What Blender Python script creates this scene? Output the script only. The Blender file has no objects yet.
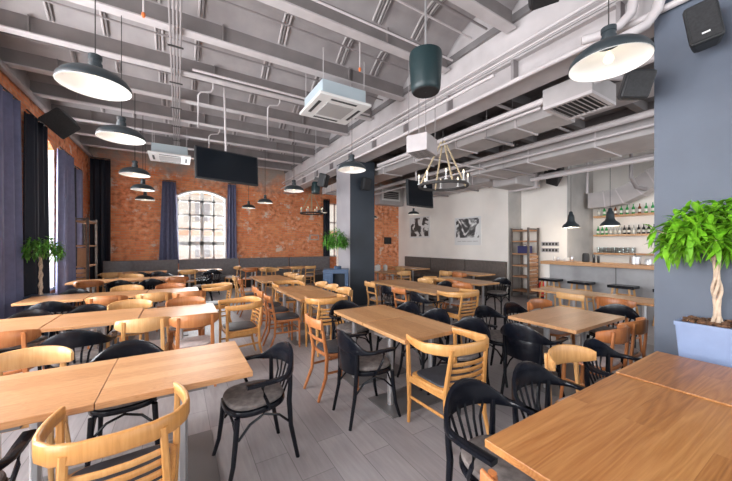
import bpy, math, random
from mathutils import Vector, Matrix
random.seed(7)
PI = math.pi
S = bpy.context.scene
COL = S.collection

# ------------------------------------------------------------------ camera, world, lights, exposure
cd = bpy.data.cameras.new('camera'); cam = bpy.data.objects.new('camera', cd); COL.objects.link(cam)
cam.location = (0, 0, 1.6); cam.rotation_euler = (PI/2, 0, -math.atan(188/308.))
cd.sensor_width = 36; cd.lens = 308/732*36; cd.shift_y = 3.5/732; cd.clip_start = .05
S.camera = cam
w = bpy.data.worlds.new('world'); S.world = w; w.use_nodes = True
w.node_tree.nodes['Background'].inputs[0].default_value = (.90, .95, 1.0, 1)
w.node_tree.nodes['Background'].inputs[1].default_value = 1.7
S.view_settings.view_transform = 'Standard'; S.view_settings.look = 'None'
S.view_settings.gamma = 1; S.view_settings.exposure = -.22

def area(name, loc, rot, sx, sy, power, col=(1, 1, 1)):
    l = bpy.data.lights.new(name, 'AREA'); l.shape = 'RECTANGLE'; l.size = sx; l.size_y = sy
    l.energy = power; l.color = col
    o = bpy.data.objects.new(name, l); COL.objects.link(o); o.location = loc; o.rotation_euler = rot
    return o
# daylight through the tall windows of the left wall and the back wall, plus an added fill behind the camera
for i, y in enumerate((.6, 3.0, 5.4, 8.6, 11.0)):
    area('window_and_fill_light', (-2.9, y, 2.3), (0, -PI/2, 0), 3.0, 1.5, 430, (.93, .96, 1))
area('window_and_fill_light', (.76, 13.5, 2.4), (-PI/2, 0, 0), 1.7, 2.4, 240, (.95, .97, 1))
area('window_and_fill_light', (7, -3.2, 2.6), (PI/2, 0, 0), 12, 3.0, 260, (.96, .97, 1))  # added fill light behind the camera, no window modelled there

# ------------------------------------------------------------------ materials
def nt(name):
    m = bpy.data.materials.new(name); m.use_nodes = True
    t = m.node_tree; b = t.nodes['Principled BSDF']
    return m, t, b
def N(t, kind, **kw):
    n = t.nodes.new(kind)
    for k, v in kw.items():
        if k in n.inputs: n.inputs[k].default_value = v
        else: setattr(n, k, v)
    return n
def ramp(t, stops):
    r = t.nodes.new('ShaderNodeValToRGB'); e = r.color_ramp.elements
    while len(e) < len(stops): e.new(.5)
    for i, (p, c) in enumerate(stops): e[i].position = p; e[i].color = (*c, 1)
    return r
def coords(t, scale=(1, 1, 1), rot=(0, 0, 0), rnd=False):
    tc = t.nodes.new('ShaderNodeTexCoord'); mp = t.nodes.new('ShaderNodeMapping')
    mp.inputs['Scale'].default_value = scale; mp.inputs['Rotation'].default_value = rot
    src = tc.outputs['Object']
    if rnd:
        oi = t.nodes.new('ShaderNodeObjectInfo'); va = t.nodes.new('ShaderNodeVectorMath'); va.operation = 'MULTIPLY_ADD'
        cb = t.nodes.new('ShaderNodeCombineXYZ'); L = t.links
        for k in range(3): L.new(oi.outputs['Random'], cb.inputs[k])
        L.new(cb.outputs[0], va.inputs[0]); va.inputs[1].default_value = (9, 13, 7); L.new(src, va.inputs[2]); src = va.outputs[0]
    t.links.new(src, mp.inputs[0])
    return mp
def bump(t, b, h, strength, dist=.02):
    bp = t.nodes.new('ShaderNodeBump'); bp.inputs['Strength'].default_value = strength; bp.inputs['Distance'].default_value = dist
    t.links.new(h, bp.inputs['Height']); t.links.new(bp.outputs[0], b.inputs['Normal'])
def plain(name, c, rough=.5, metal=0, noise=0, nscale=8, spec=.5, bmp=0):
    m, t, b = nt(name)
    b.inputs['Roughness'].default_value = rough; b.inputs['Metallic'].default_value = metal
    b.inputs['Specular IOR Level'].default_value = spec
    if noise or bmp:
        mp = coords(t); n = N(t, 'ShaderNodeTexNoise', Scale=nscale, Detail=6.0); t.links.new(mp.outputs[0], n.inputs['Vector'])
        r = ramp(t, [(.3, tuple(max(0, x*(1-noise)) for x in c)), (.7, tuple(min(1, x*(1+noise)) for x in c))])
        t.links.new(n.outputs[0], r.inputs[0]); t.links.new(r.outputs[0], b.inputs['Base Color'])
        if bmp: bump(t, b, n.outputs[0], bmp)
    else: b.inputs['Base Color'].default_value = (*c, 1)
    return m
def mixc(t, fac, a, b, mode='MIX'):
    m = t.nodes.new('ShaderNodeMix'); m.data_type = 'RGBA'; m.blend_type = mode
    for s, v in ((0, fac), (6, a), (7, b)):
        if hasattr(v, 'is_linked') or isinstance(v, bpy.types.NodeSocket): t.links.new(v, m.inputs[s])
        else: m.inputs[s].default_value = v if s == 0 else (*v, 1)
    return m.outputs[2]

def wood(name, lo, mid, hi, axis='x', planks=.11, rough=.38, grain=1.0, ring=6.0, along=1.2):
    """board wood: plank to plank tone, long fibres and cathedral rings along one axis"""
    m, t, b = nt(name)
    rz = 0 if axis == 'x' else PI/2
    mp = coords(t, rot=(0, 0, rz), rnd=True)
    if axis == 'z': mp.inputs['Rotation'].default_value = (0, PI/2, 0)
    br = N(t, 'ShaderNodeTexBrick', Scale=1.0); br.offset = .37
    br.inputs['Brick Width'].default_value = 3.1; br.inputs['Row Height'].default_value = planks
    br.inputs['Mortar Size'].default_value = 0.0; br.inputs['Color1'].default_value = (0, 0, 0, 1); br.inputs['Color2'].default_value = (1, 1, 1, 1)
    t.links.new(mp.outputs[0], br.inputs['Vector'])
    # shift each plank's grain
    ad = t.nodes.new('ShaderNodeVectorMath'); ad.operation = 'MULTIPLY_ADD'
    t.links.new(br.outputs['Color'], ad.inputs[0]); ad.inputs[1].default_value = (5, 3, 2); t.links.new(mp.outputs[0], ad.inputs[2])
    s1 = t.nodes.new('ShaderNodeMapping'); s1.inputs['Scale'].default_value = (along, 9, 9); t.links.new(ad.outputs[0], s1.inputs[0])
    n1 = N(t, 'ShaderNodeTexNoise', Scale=ring*.55, Detail=2.0, Distortion=.6); t.links.new(s1.outputs[0], n1.inputs['Vector'])
    mu = N(t, 'ShaderNodeMath'); mu.operation = 'MULTIPLY'; mu.inputs[1].default_value = 16*grain; t.links.new(n1.outputs[0], mu.inputs[0])
    fr = N(t, 'ShaderNodeMath'); fr.operation = 'PINGPONG'; fr.inputs[1].default_value = 1.0; t.links.new(mu.outputs[0], fr.inputs[0])
    s2 = t.nodes.new('ShaderNodeMapping'); s2.inputs['Scale'].default_value = (4, 90, 90); t.links.new(ad.outputs[0], s2.inputs[0])
    n2 = N(t, 'ShaderNodeTexNoise', Scale=1.5, Detail=5.0); t.links.new(s2.outputs[0], n2.inputs['Vector'])
    r = ramp(t, [(0, lo), (.45, mid), (1, hi)])
    a1 = N(t, 'ShaderNodeMath'); a1.operation = 'MULTIPLY_ADD'; t.links.new(fr.outputs[0], a1.inputs[0]); a1.inputs[1].default_value = .28; a1.inputs[2].default_value = .02
    a2 = N(t, 'ShaderNodeMath'); a2.operation = 'MULTIPLY_ADD'; t.links.new(n2.outputs[0], a2.inputs[0]); a2.inputs[1].default_value = .5; t.links.new(a1.outputs[0], a2.inputs[2])
    a3 = N(t, 'ShaderNodeMath'); a3.operation = 'MULTIPLY_ADD'; t.links.new(br.outputs['Color'], a3.inputs[0]); a3.inputs[1].default_value = .42; t.links.new(a2.outputs[0], a3.inputs[2])
    t.links.new(a3.outputs[0], r.inputs[0]); t.links.new(r.outputs[0], b.inputs['Base Color'])
    b.inputs['Roughness'].default_value = rough
    bump(t, b, n2.outputs[0], .08, .004)
    return m

def brick(name, axes):
    """old brick wall, scarred, with patches of pale mortar; axes = which object coordinates run along and up"""
    m, t, b = nt(name)
    tc = t.nodes.new('ShaderNodeTexCoord'); sp = t.nodes.new('ShaderNodeSeparateXYZ'); cb = t.nodes.new('ShaderNodeCombineXYZ')
    t.links.new(tc.outputs['Object'], sp.inputs[0])
    t.links.new(sp.outputs[axes[0]], cb.inputs[0]); t.links.new(sp.outputs[axes[1]], cb.inputs[1])
    wn = N(t, 'ShaderNodeTexNoise', Scale=3.0, Detail=3.0); t.links.new(cb.outputs[0], wn.inputs['Vector'])
    va = t.nodes.new('ShaderNodeVectorMath'); va.operation = 'MULTIPLY_ADD'; t.links.new(wn.outputs['Color'], va.inputs[0])
    va.inputs[1].default_value = (.05, .05, 0); t.links.new(cb.outputs[0], va.inputs[2])
    br = N(t, 'ShaderNodeTexBrick', Scale=1.0); t.links.new(va.outputs[0], br.inputs['Vector'])
    br.inputs['Brick Width'].default_value = .27; br.inputs['Row Height'].default_value = .085; br.inputs['Mortar Size'].default_value = .008
    br.inputs['Mortar Smooth'].default_value = .4
    br.inputs['Color1'].default_value = (.80, .22, .075, 1); br.inputs['Color2'].default_value = (.95, .39, .17, 1); br.inputs['Mortar'].default_value = (.62, .40, .29, 1)
    n1 = N(t, 'ShaderNodeTexNoise', Scale=1.1, Detail=9.0, Roughness=.65); t.links.new(cb.outputs[0], n1.inputs['Vector'])
    r1 = ramp(t, [(.42, (0, 0, 0)), (.62, (1, 1, 1))]); t.links.new(n1.outputs[0], r1.inputs[0])
    n2 = N(t, 'ShaderNodeTexNoise', Scale=7.0, Detail=6.0); t.links.new(cb.outputs[0], n2.inputs['Vector'])
    r2 = ramp(t, [(.35, (.45, .14, .07)), (.52, (.88, .33, .15)), (.7, (.95, .60, .40))]); t.links.new(n2.outputs[0], r2.inputs[0])
    c1 = mixc(t, r1.outputs[0], br.outputs[0], r2.outputs[0])
    n3 = N(t, 'ShaderNodeTexNoise', Scale=2.3, Detail=8.0, Roughness=.7); t.links.new(va.outputs[0], n3.inputs['Vector'])
    r3 = ramp(t, [(.57, (0, 0, 0)), (.63, (1, 1, 1))]); t.links.new(n3.outputs[0], r3.inputs[0])
    c2 = mixc(t, r3.outputs[0], c1, (.85, .68, .56))
    r4 = ramp(t, [(.31, (1, 1, 1)), (.36, (0, 0, 0))]); t.links.new(n3.outputs[0], r4.inputs[0])
    c3 = mixc(t, r4.outputs[0], c2, (.16, .08, .06))
    # grimy grey plaster left at the top of the wall
    zr = N(t, 'ShaderNodeMath'); zr.operation = 'MULTIPLY_ADD'; t.links.new(n1.outputs[0], zr.inputs[0]); zr.inputs[1].default_value = 3.2; t.links.new(sp.outputs[2], zr.inputs[2])
    r5 = ramp(t, [(.0, (0, 0, 0)), (1, (1, 1, 1))]); mr = N(t, 'ShaderNodeMapRange'); mr.inputs['From Min'].default_value = 5.35 if axes[0] == 0 else 7.5; mr.inputs['From Max'].default_value = mr.inputs['From Min'].default_value+.9
    t.links.new(zr.outputs[0], mr.inputs[0])
    c4 = mixc(t, mr.outputs[0], c3, (.42, .35, .30))
    t.links.new(c4, b.inputs['Base Color']); b.inputs['Roughness'].default_value = .9
    h = mixc(t, .5, br.outputs['Fac'], n2.outputs[0]); bump(t, b, h, .6, .03)
    return m

def floor_mat():
    m, t, b = nt('floor_planks')
    mp = coords(t, rot=(0, 0, PI/2))
    br = N(t, 'ShaderNodeTexBrick', Scale=1.0); t.links.new(mp.outputs[0], br.inputs['Vector']); br.offset = .33
    br.inputs['Brick Width'].default_value = 1.0; br.inputs['Row Height'].default_value = .24; br.inputs['Mortar Size'].default_value = .0025
    br.inputs['Color1'].default_value = (.28, .262, .268, 1); br.inputs['Color2'].default_value = (.375, .35, .355, 1); br.inputs['Mortar'].default_value = (.17, .16, .16, 1)
    s = t.nodes.new('ShaderNodeMapping'); s.inputs['Scale'].default_value = (2.5, 22, 1); t.links.new(mp.outputs[0], s.inputs[0])
    n = N(t, 'ShaderNodeTexNoise', Scale=1.6, Detail=7.0); t.links.new(s.outputs[0], n.inputs['Vector'])
    r = ramp(t, [(.3, (.88, .87, .87)), (.7, (1.08, 1.07, 1.07))]); t.links.new(n.outputs[0], r.inputs[0])
    t.links.new(mixc(t, 1.0, br.outputs[0], r.outputs[0], 'MULTIPLY'), b.inputs['Base Color'])
    b.inputs['Roughness'].default_value = .42; bump(t, b, br.outputs['Fac'], -.25, .004)
    return m

def emis(name, c, s):
    m, t, b = nt(name); b.inputs['Base Color'].default_value = (*c, 1)
    b.inputs['Emission Color'].default_value = (*c, 1); b.inputs['Emission Strength'].default_value = s
    return m
def glass(name, c=(1, 1, 1), rough=0.0, thin=True):
    m, t, b = nt(name)
    if thin:
        g = N(t, 'ShaderNodeBsdfGlossy', Roughness=.03); tr = N(t, 'ShaderNodeBsdfTransparent', Color=(*c, 1)); mx = N(t, 'ShaderNodeMixShader')
        mx.inputs[0].default_value = .07; t.links.new(tr.outputs[0], mx.inputs[1]); t.links.new(g.outputs[0], mx.inputs[2])
        t.links.new(mx.outputs[0], t.nodes['Material Output'].inputs[0])
    else:
        b.inputs['Base Color'].default_value = (*c, 1); b.inputs['Transmission Weight'].default_value = 1; b.inputs['Roughness'].default_value = rough
    return m

M = {}
M['oak_x'] = wood('oak_board_x', (.30, .13, .045), (.50, .245, .105), (.66, .37, .18), 'x')
M['oak_y'] = wood('oak_board_y', (.24, .105, .04), (.46, .225, .09), (.63, .36, .17), 'y')
M['oak_rf'] = wood('oak_board_rich', (.13, .045, .013), (.38, .145, .038), (.58, .275, .092), 'x', planks=.15, rough=.36, grain=1.0, ring=2.0, along=.55)
M['blond'] = wood('blond_beech', (.40, .17, .04), (.56, .26, .075), (.66, .35, .125), 'z', planks=3, rough=.35, grain=.3)
M['pale'] = wood('pale_beech', (.42, .19, .06), (.60, .31, .11), (.72, .43, .19), 'z', planks=3, rough=.35, grain=.3)
M['orange'] = wood('orange_beech', (.25, .075, .022), (.42, .145, .045), (.54, .22, .08), 'z', planks=3, rough=.33, grain=.3)
M['black'] = plain('black_lacquer', (.004, .005, .009), .25, spec=.32)
M['pad'] = plain('grey_seat_pad', (.17, .145, .135), .75, noise=.35, nscale=25)
M['pad_dark'] = plain('dark_seat_pad', (.035, .037, .045), .5, noise=.25, nscale=20)
M['pad_light'] = plain('pale_seat_pad', (.50, .42, .40), .8, noise=.2, nscale=20)
M['steel'] = plain('brushed_steel', (.62, .62, .63), .32, .85)
M['steel_plate'] = plain('base_plate_steel', (.20, .19, .19), .45, .4)
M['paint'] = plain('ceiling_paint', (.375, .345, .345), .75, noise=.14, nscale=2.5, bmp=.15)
M['paint_lit'] = plain('steel_lit_paint', (.54, .50, .50), .6, noise=.08, nscale=4)  # lighter paint, bright light on flanges and girder put into the colour
M['beam'] = plain('beam_web_shaded_paint', (.225, .20, .197), .7, noise=.12, nscale=3)  # darker than the flange paint, the shade on the webs put into the colour
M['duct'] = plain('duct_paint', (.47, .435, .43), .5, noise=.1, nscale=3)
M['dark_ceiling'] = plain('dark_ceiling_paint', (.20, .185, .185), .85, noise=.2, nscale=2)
M['pipe'] = plain('pipe_paint', (.62, .57, .57), .5)
M['conduit'] = plain('conduit_paint', (.30, .27, .27), .6)
M['white_wall'] = plain('white_plaster', (.90, .855, .80), .85, noise=.04, nscale=1.5, bmp=.08)
M['grey_or_shade_plaster'] = plain('grey_or_shade_plaster', (.47, .45, .43), .8, noise=.15, nscale=1.6, bmp=.1)
M['concrete'] = plain('bar_concrete', (.36, .36, .37), .7, noise=.2, nscale=2.2)
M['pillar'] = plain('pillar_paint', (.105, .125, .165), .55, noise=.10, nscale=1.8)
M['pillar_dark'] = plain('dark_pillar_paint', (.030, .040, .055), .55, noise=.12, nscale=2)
M['brick_x'] = brick('brick_back', (0, 2)); M['brick_y'] = brick('brick_left', (1, 2))
M['floor'] = floor_mat()
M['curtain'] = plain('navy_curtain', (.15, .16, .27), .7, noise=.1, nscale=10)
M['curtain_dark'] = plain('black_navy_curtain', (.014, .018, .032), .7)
M['curtain_lit'] = plain('navy_curtain_lit', (.20, .21, .34), .7, noise=.1, nscale=10)  # lilac light on the navy cloth put into the colour
M['sofa'] = plain('grey_upholstery', (.17, .16, .165), .8, noise=.15, nscale=14, bmp=.1)
M['sofa_brown'] = plain('brown_grey_upholstery', (.125, .103, .092), .8, noise=.15, nscale=14)
M['button'] = plain('button_upholstery', (.05, .047, .047), .7)
M['white'] = plain('white_enamel', (.86, .86, .86), .35)
M['ac'] = plain('white_plastic', (.80, .79, .77), .4)
M['ac_grille'] = plain('grey_grille', (.42, .40, .39), .6)
M['ac_slot'] = plain('dark_slot', (.05, .05, .05), .6)
M['foam'] = plain('pale_blue_cladding', (.46, .54, .58), .6)
M['screen'] = plain('tv_screen', (.006, .009, .014), .25, spec=.25)
M['plastic'] = plain('black_plastic', (.018, .019, .021), .5)
M['enamel'] = plain('dark_enamel', (.030, .040, .046), .38)
M['green_black'] = plain('dark_green_speaker', (.006, .022, .025), .42)
M['grille'] = plain('speaker_mesh', (.022, .022, .024), .65, noise=.3, nscale=60)
M['bulb'] = emis('bulb_glass', (1, .88, .66), 1.0)
M['iron'] = plain('iron', (.05, .045, .043), .6, .3)
M['rope'] = plain('hemp_rope', (.62, .50, .32), .9, noise=.2, nscale=40)
M['leaf'] = plain('leaf_green', (.17, .43, .02), .4, noise=.45, nscale=9)
M['leaf_dark'] = plain('fern_green', (.09, .27, .03), .5, noise=.5, nscale=9)
M['bark'] = plain('pale_bark', (.66, .50, .37), .8, noise=.25, nscale=20, bmp=.3)
M['soil'] = plain('bark_mulch', (.17, .085, .045), .9, noise=.7, nscale=30, bmp=.8)
M['planter'] = plain('blue_grey_planter', (.25, .32, .50), .45, noise=.05)
M['bluebox'] = plain('blue_cabinet_paint', (.05, .09, .165), .45, noise=.1)
M['frame_white'] = plain('window_frame_paint', (.72, .72, .70), .5)
M['reveal'] = plain('window_reveal_white', (.85, .84, .82), .8)
M['glass'] = glass('window_glass'); M['clear'] = glass('tumbler_glass', (.93, .95, .95))
M['bottle_green'] = plain('green_bottle', (.03, .30, .07), .12); M['bottle_brown'] = plain('brown_bottle', (.20, .06, .02), .15)
M['bottle_dark'] = plain('dark_bottle', (.02, .02, .022), .15); M['bottle_pale'] = plain('pale_bottle', (.55, .55, .5), .15)
M['label'] = plain('paper_label', (.8, .77, .68), .7)
M['red'] = plain('red_enamel', (.70, .03, .02), .3)
M['rust_wood'] = wood('crate_wood', (.22, .10, .05), (.38, .19, .10), (.5, .28, .15), 'y', planks=.09, rough=.7)
M['grey_wood'] = plain('weathered_frame_wood', (.14, .115, .10), .8, noise=.25)
M['facade'] = plain('facade_cream', (.80, .72, .62), .9); M['facade_band'] = plain('facade_orange', (.75, .42, .24), .9)
M['paper'] = plain('print_paper', (.78, .78, .77), .6)
def bw(name, scale, lo, hi, seed):
    m, t, b = nt(name); mp = coords(t); mp.inputs['Location'].default_value = (seed, seed*2, seed*3)
    n = N(t, 'ShaderNodeTexNoise', Scale=scale, Detail=3.0, Distortion=.8); t.links.new(mp.outputs[0], n.inputs['Vector'])
    r = ramp(t, [(lo, (.05, .05, .05)), (.5*(lo+hi), (.25, .25, .25)), (hi, (.8, .8, .79))]); t.links.new(n.outputs[0], r.inputs[0]); t.links.new(r.outputs[0], b.inputs['Base Color'])
    return m
M['photo_a'] = bw('mono_print_a', 2.6, .47, .53, 3.1); M['photo_b'] = bw('mono_print_b', 3.2, .48, .60, 1.7)

# ------------------------------------------------------------------ mesh builder
class MB:
    def __init__(s): s.v = []; s.f = []; s.m = Matrix.Identity(4)
    def add(s, vs, fs):
        o = len(s.v); s.v += [tuple(s.m @ Vector(v)) for v in vs]; s.f += [tuple(i+o for i in f) for f in fs]; return s
    def box(s, x0, x1, y0, y1, z0, z1):
        return s.add([(x0,y0,z0),(x1,y0,z0),(x1,y1,z0),(x0,y1,z0),(x0,y0,z1),(x1,y0,z1),(x1,y1,z1),(x0,y1,z1)],
                     [(3,2,1,0),(4,5,6,7),(0,1,5,4),(1,2,6,5),(2,3,7,6),(3,0,4,7)])
    def hexa(s, p):      # eight corners, bottom ring then top ring
        return s.add(p, [(3,2,1,0),(4,5,6,7),(0,1,5,4),(1,2,6,5),(2,3,7,6),(3,0,4,7)])
    def sweep(s, pts, sec, up=(0,0,1), closed=False, sc=None):
        P = [Vector(p) for p in pts]; n = len(P); k = len(sec); vs = []; U = Vector(up)
        for i in range(n):
            a = P[(i-1) % n] if closed else P[max(i-1, 0)]; b = P[(i+1) % n] if closed else P[min(i+1, n-1)]
            t = (b-a).normalized(); side = t.cross(U)
            if side.length < 1e-4: side = t.cross(Vector((0, 1, 0)) if abs(t.y) < .9 else Vector((1, 0, 0)))
            side.normalize(); u = side.cross(t)
            sx, sy = (sc[i] if isinstance(sc[i], tuple) else (sc[i], sc[i])) if sc else (1, 1)
            for a_, b_ in sec: vs.append(P[i] + side*a_*sx + u*b_*sy)
        fs = []
        for i in range(n if closed else n-1):
            j = (i+1) % n
            for q in range(k): fs.append((i*k+q, i*k+(q+1) % k, j*k+(q+1) % k, j*k+q))
        if not closed: fs += [tuple(range(k-1, -1, -1)), tuple((n-1)*k+q for q in range(k))]
        return s.add(vs, fs)
    def tube(s, pts, r, seg=8, closed=False, sc=None, up=(0,0,1)):
        return s.sweep(pts, [(r*math.cos(2*PI*i/seg), r*math.sin(2*PI*i/seg)) for i in range(seg)], up, closed, sc)
    def bar(s, pts, w, h, up=(0,0,1), closed=False, sc=None, ch=.25):
        c = min(w, h)*ch; a, b = w/2, h/2
        return s.sweep(pts, [(-a+c,-b),(a-c,-b),(a,-b+c),(a,b-c),(a-c,b),(-a+c,b),(-a,b-c),(-a,-b+c)], up, closed, sc)
    def lathe(s, prof, seg=32, c=(0,0,0), sx=1, sy=1, cap=True):
        vs = []; fs = []; n = len(prof)
        for r, z in prof:
            for i in range(seg):
                a = 2*PI*i/seg; vs.append((c[0]+r*sx*math.cos(a), c[1]+r*sy*math.sin(a), c[2]+z))
        for j in range(n-1):
            for i in range(seg): fs.append((j*seg+i, j*seg+(i+1) % seg, (j+1)*seg+(i+1) % seg, (j+1)*seg+i))
        if cap: fs += [tuple(range(seg-1, -1, -1)), tuple((n-1)*seg+i for i in range(seg))]
        return s.add(vs, fs)
    def slab(s, outline, z0, z1, r=.006):
        """rounded-edge slab from a plan outline"""
        n = len(outline); cx = sum(p[0] for p in outline)/n; cy = sum(p[1] for p in outline)/n; vs = []
        rings = [(z0, r), (z0+r*.3, r*.3), (z0+r, 0), (z1-r, 0), (z1-r*.3, r*.3), (z1, r)]
        for z, ins in rings:
            for x, y in outline:
                d = math.hypot(x-cx, y-cy) or 1; k = (d-ins)/d; vs.append((cx+(x-cx)*k, cy+(y-cy)*k, z))
        fs = [(j*n+i, j*n+(i+1) % n, (j+1)*n+(i+1) % n, (j+1)*n+i) for j in range(5) for i in range(n)]
        fs += [tuple(range(n-1, -1, -1)), tuple(5*n+i for i in range(n))]
        return s.add(vs, fs)
    def build(s, name, mat, parent=None, smooth=True, ang=38, bevel=0):
        me = bpy.data.meshes.new(name); me.from_pydata(s.v, [], s.f); me.update()
        me.materials.append(M[mat] if isinstance(mat, str) else mat)
        if smooth:
            me.polygons.foreach_set('use_smooth', [True]*len(me.polygons)); me.set_sharp_from_angle(angle=math.radians(ang))
        o = bpy.data.objects.new(name, me); COL.objects.link(o)
        if parent: o.parent = parent
        if bevel:
            b = o.modifiers.new('bevel', 'BEVEL'); b.width = bevel; b.segments = 2; b.limit_method = 'ANGLE'
        return o
def tag(o, label, cat, group=None, kind=None):
    if label: o['label'] = label
    if cat: o['category'] = cat
    if group: o['group'] = group
    if kind: o['kind'] = kind
    return o
def empty(name, loc=(0,0,0), rz=0, label=None, cat=None, group=None):
    o = bpy.data.objects.new(name, None); COL.objects.link(o); o.location = loc; o.rotation_euler = (0, 0, rz); o.empty_display_size = .1
    return tag(o, label, cat, group)
KIDS = {}
def struct(mb, name, mat, **kw):
    o = mb.build(name, mat, **kw); o['kind'] = 'structure'; return o
def children(o): return [c for c in bpy.data.objects if c.parent == o]
def copy_tree(o, parent=None, kids=None):
    c = o.copy(); COL.objects.link(c); c.parent = parent
    for ch in (KIDS.setdefault(o.name, children(o))): copy_tree(ch, c)
    return c
R = math.radians

# ------------------------------------------------------------------ room shell
XL, YB, ZC = -2.45, 13.0, 5.1
struct(MB().box(-3.2, 11.6, -4, 13.4, -.1, 0), 'floor', 'floor')
# left brick wall with tall windows
wins = [(-.2, 1.3), (2.2, 3.7), (4.75, 6.25), (8.35, 9.85), (10.6, 11.5)]
b = MB(); y = -1.2
for a, c in wins:
    b.box(XL-.5, XL, y, a, 0, ZC); b.box(XL-.5, XL, a, c, 0, .6)
    n = 10; zz = 3.75
    top = [(a+(c-a)*i/n, zz + .22*math.sin(PI*i/n)) for i in range(n+1)]
    for i in range(n):
        (ya, za), (yb, zb) = top[i], top[i+1]
        b.hexa([(XL-.5,ya,za),(XL,ya,za),(XL,yb,zb),(XL-.5,yb,zb),(XL-.5,ya,ZC),(XL,ya,ZC),(XL,yb,ZC),(XL-.5,yb,ZC)])
    y = c
b.box(XL-.5, XL, y, YB+.4, 0, ZC)
struct(b, 'wall_left', 'brick_y', smooth=False)
for i, (a, c) in enumerate(wins):
    t = empty('window_%d' % (i+2)); t['kind'] = 'structure'
    f = MB()
    for q in range(4):
        yy = a+.04+(c-a-.08)*q/3; f.box(XL-.36, XL-.30, yy-.03, yy+.03, .6, 3.9)
    for q in range(6):
        zz = .64+(3.1)*q/5; f.box(XL-.36, XL-.30, a, c, zz-.03, zz+.03)
    f.build('window_frame', 'frame_white', t, smooth=False)
    MB().box(XL-.34, XL-.33, a, c, .6, 3.97).build('glass_pane', 'glass', t, smooth=False)
    r = MB(); r.box(XL-.30, XL+.03, a-.0, c, .56, .62); r.build('window_sill', 'reveal', t, smooth=False)
    r = MB(); r.box(XL-.29, XL+.004, c-.02, c+.002, .62, 3.78); r.box(XL-.29, XL+.004, a-.002, a+.02, .62, 3.78); r.build('window_reveal', 'reveal', t, smooth=False)
# back brick wall with arched window, stepping forward at the right
def arch(a, c, h, rise, n=16): return [(a+(c-a)*i/n, h + rise*(1-((2*i/n-1)**2))) for i in range(n+1)]
b = MB(); wa, wc, wz0, wh, wr = -.06, 1.60, 1.0, 3.36, .25
b.box(XL, wa, YB, YB+.4, 0, ZC); b.box(wa, wc, YB, YB+.4, 0, wz0)
tp = arch(wa, wc, wh, wr)
for (xa, za), (xb, zb) in zip(tp, tp[1:]):
    b.hexa([(xa,YB,za),(xb,YB,zb),(xb,YB+.4,zb),(xa,YB+.4,za),(xa,YB,ZC),(xb,YB,ZC),(xb,YB+.4,ZC),(xa,YB+.4,ZC)])
b.box(wc, 5.85, YB, YB+.4, 0, ZC); b.box(5.85, 6.75, YB, YB+.4, 0, 1.0); b.box(5.85, 6.75, YB, YB+.4, 3.5, ZC); b.box(6.75, 7.1, YB, YB+.4, 0, ZC)
struct(b, 'wall_back', 'brick_x', smooth=False)
b = MB(); b.box(7.1, 9.0, 11.3, YB+.4, 0, ZC); struct(b, 'wall_back_right', 'brick_x', smooth=False)
# arched window joinery
t = empty('window_1'); t['kind'] = 'structure'
f = MB()
def top_at(x): u = (x-wa)/(wc-wa)*2-1; return wh+wr*(1-u*u)
for q, wd in ((0, .09), (1, .075), (2, .13), (3, .075), (4, .09)):
    x = wa+.04+(wc-wa-.08)*q/4; f.box(x-wd/2, x+wd/2, YB+.16, YB+.22, wz0, top_at(x)-.02)
for z, wd in ((1.04, .08), (1.62, .14), (2.15, .07), (2.68, .07), (3.20, .07)): f.box(wa, wc, YB+.16, YB+.22, z-wd/2, z+wd/2)
f.bar([(x, YB+.19, z-.04) for x, z in tp], .06, .08)
f.build('window_frame', 'frame_white', t, smooth=False)
r = MB()
r.bar([(x, YB+.10, z-.03) for x, z in tp], .24, .06)
r.box(wa-.001, wa+.05, YB-.01, YB+.16, wz0, wh); r.box(wc-.05, wc+.001, YB-.01, YB+.16, wz0, wh)
r.build('window_reveal', 'reveal', t, smooth=False)
MB().box(wa, wc, YB+.185, YB+.19, wz0, wh).build('glass_pane', 'glass', t, smooth=False)
t = empty('window_7'); t['kind'] = 'structure'
f = MB()
for x in (5.88, 6.3, 6.72): f.box(x-.03, x+.03, YB+.16, YB+.22, 1, 3.5)
for z in (1.03, 1.8, 2.6, 3.47): f.box(5.85, 6.75, YB+.16, YB+.22, z-.03, z+.03)
f.build('window_frame', 'frame_white', t, smooth=False)
MB().box(5.85, 6.75, YB+.185, YB+.19, 1, 3.5).build('glass_pane', 'glass', t, smooth=False)
# white wall, its step and the bar walls
struct(MB().box(8.65, 9.0, 5.8, 11.3, 0, ZC), 'wall_right', 'white_wall', smooth=False)
struct(MB().box(9.0, 9.34, 5.8, 6.2, 0, ZC), 'wall_right_return', 'grey_or_shade_plaster', smooth=False)
b = MB(); b.box(8.66, 9.3, 5.79, 5.8, 0, ZC); struct(b, 'shaded_return_sheet', 'grey_or_shade_plaster', smooth=False)  # thin grey sheet, shade on the return face put into the colour
struct(MB().box(9.34, 9.7, 4.45, 6.2, 0, ZC), 'wall_niche', 'white_wall', smooth=False)
struct(MB().box(9.34, 10.9, 4.43, 4.45, 0, ZC), 'trim_2', 'grey_or_shade_plaster', smooth=False)
struct(MB().box(10.86, 11.2, -1.5, 4.43, 0, ZC), 'wall_bar', 'white_wall', smooth=False)
# pillars
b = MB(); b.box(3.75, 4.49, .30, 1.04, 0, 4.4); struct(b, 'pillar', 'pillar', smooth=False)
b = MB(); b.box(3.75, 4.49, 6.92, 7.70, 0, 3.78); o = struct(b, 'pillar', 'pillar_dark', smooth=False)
b = MB(); b.box(3.744, 3.75, 6.92, 7.70, 0, 3.75); struct(b, 'lit_side_sheet', plain('pillar_lit_side', (.36, .34, .36), .7, noise=.08, nscale=2), smooth=False)  # thin sheet, light on this side of the pillar put into its colour
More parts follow.
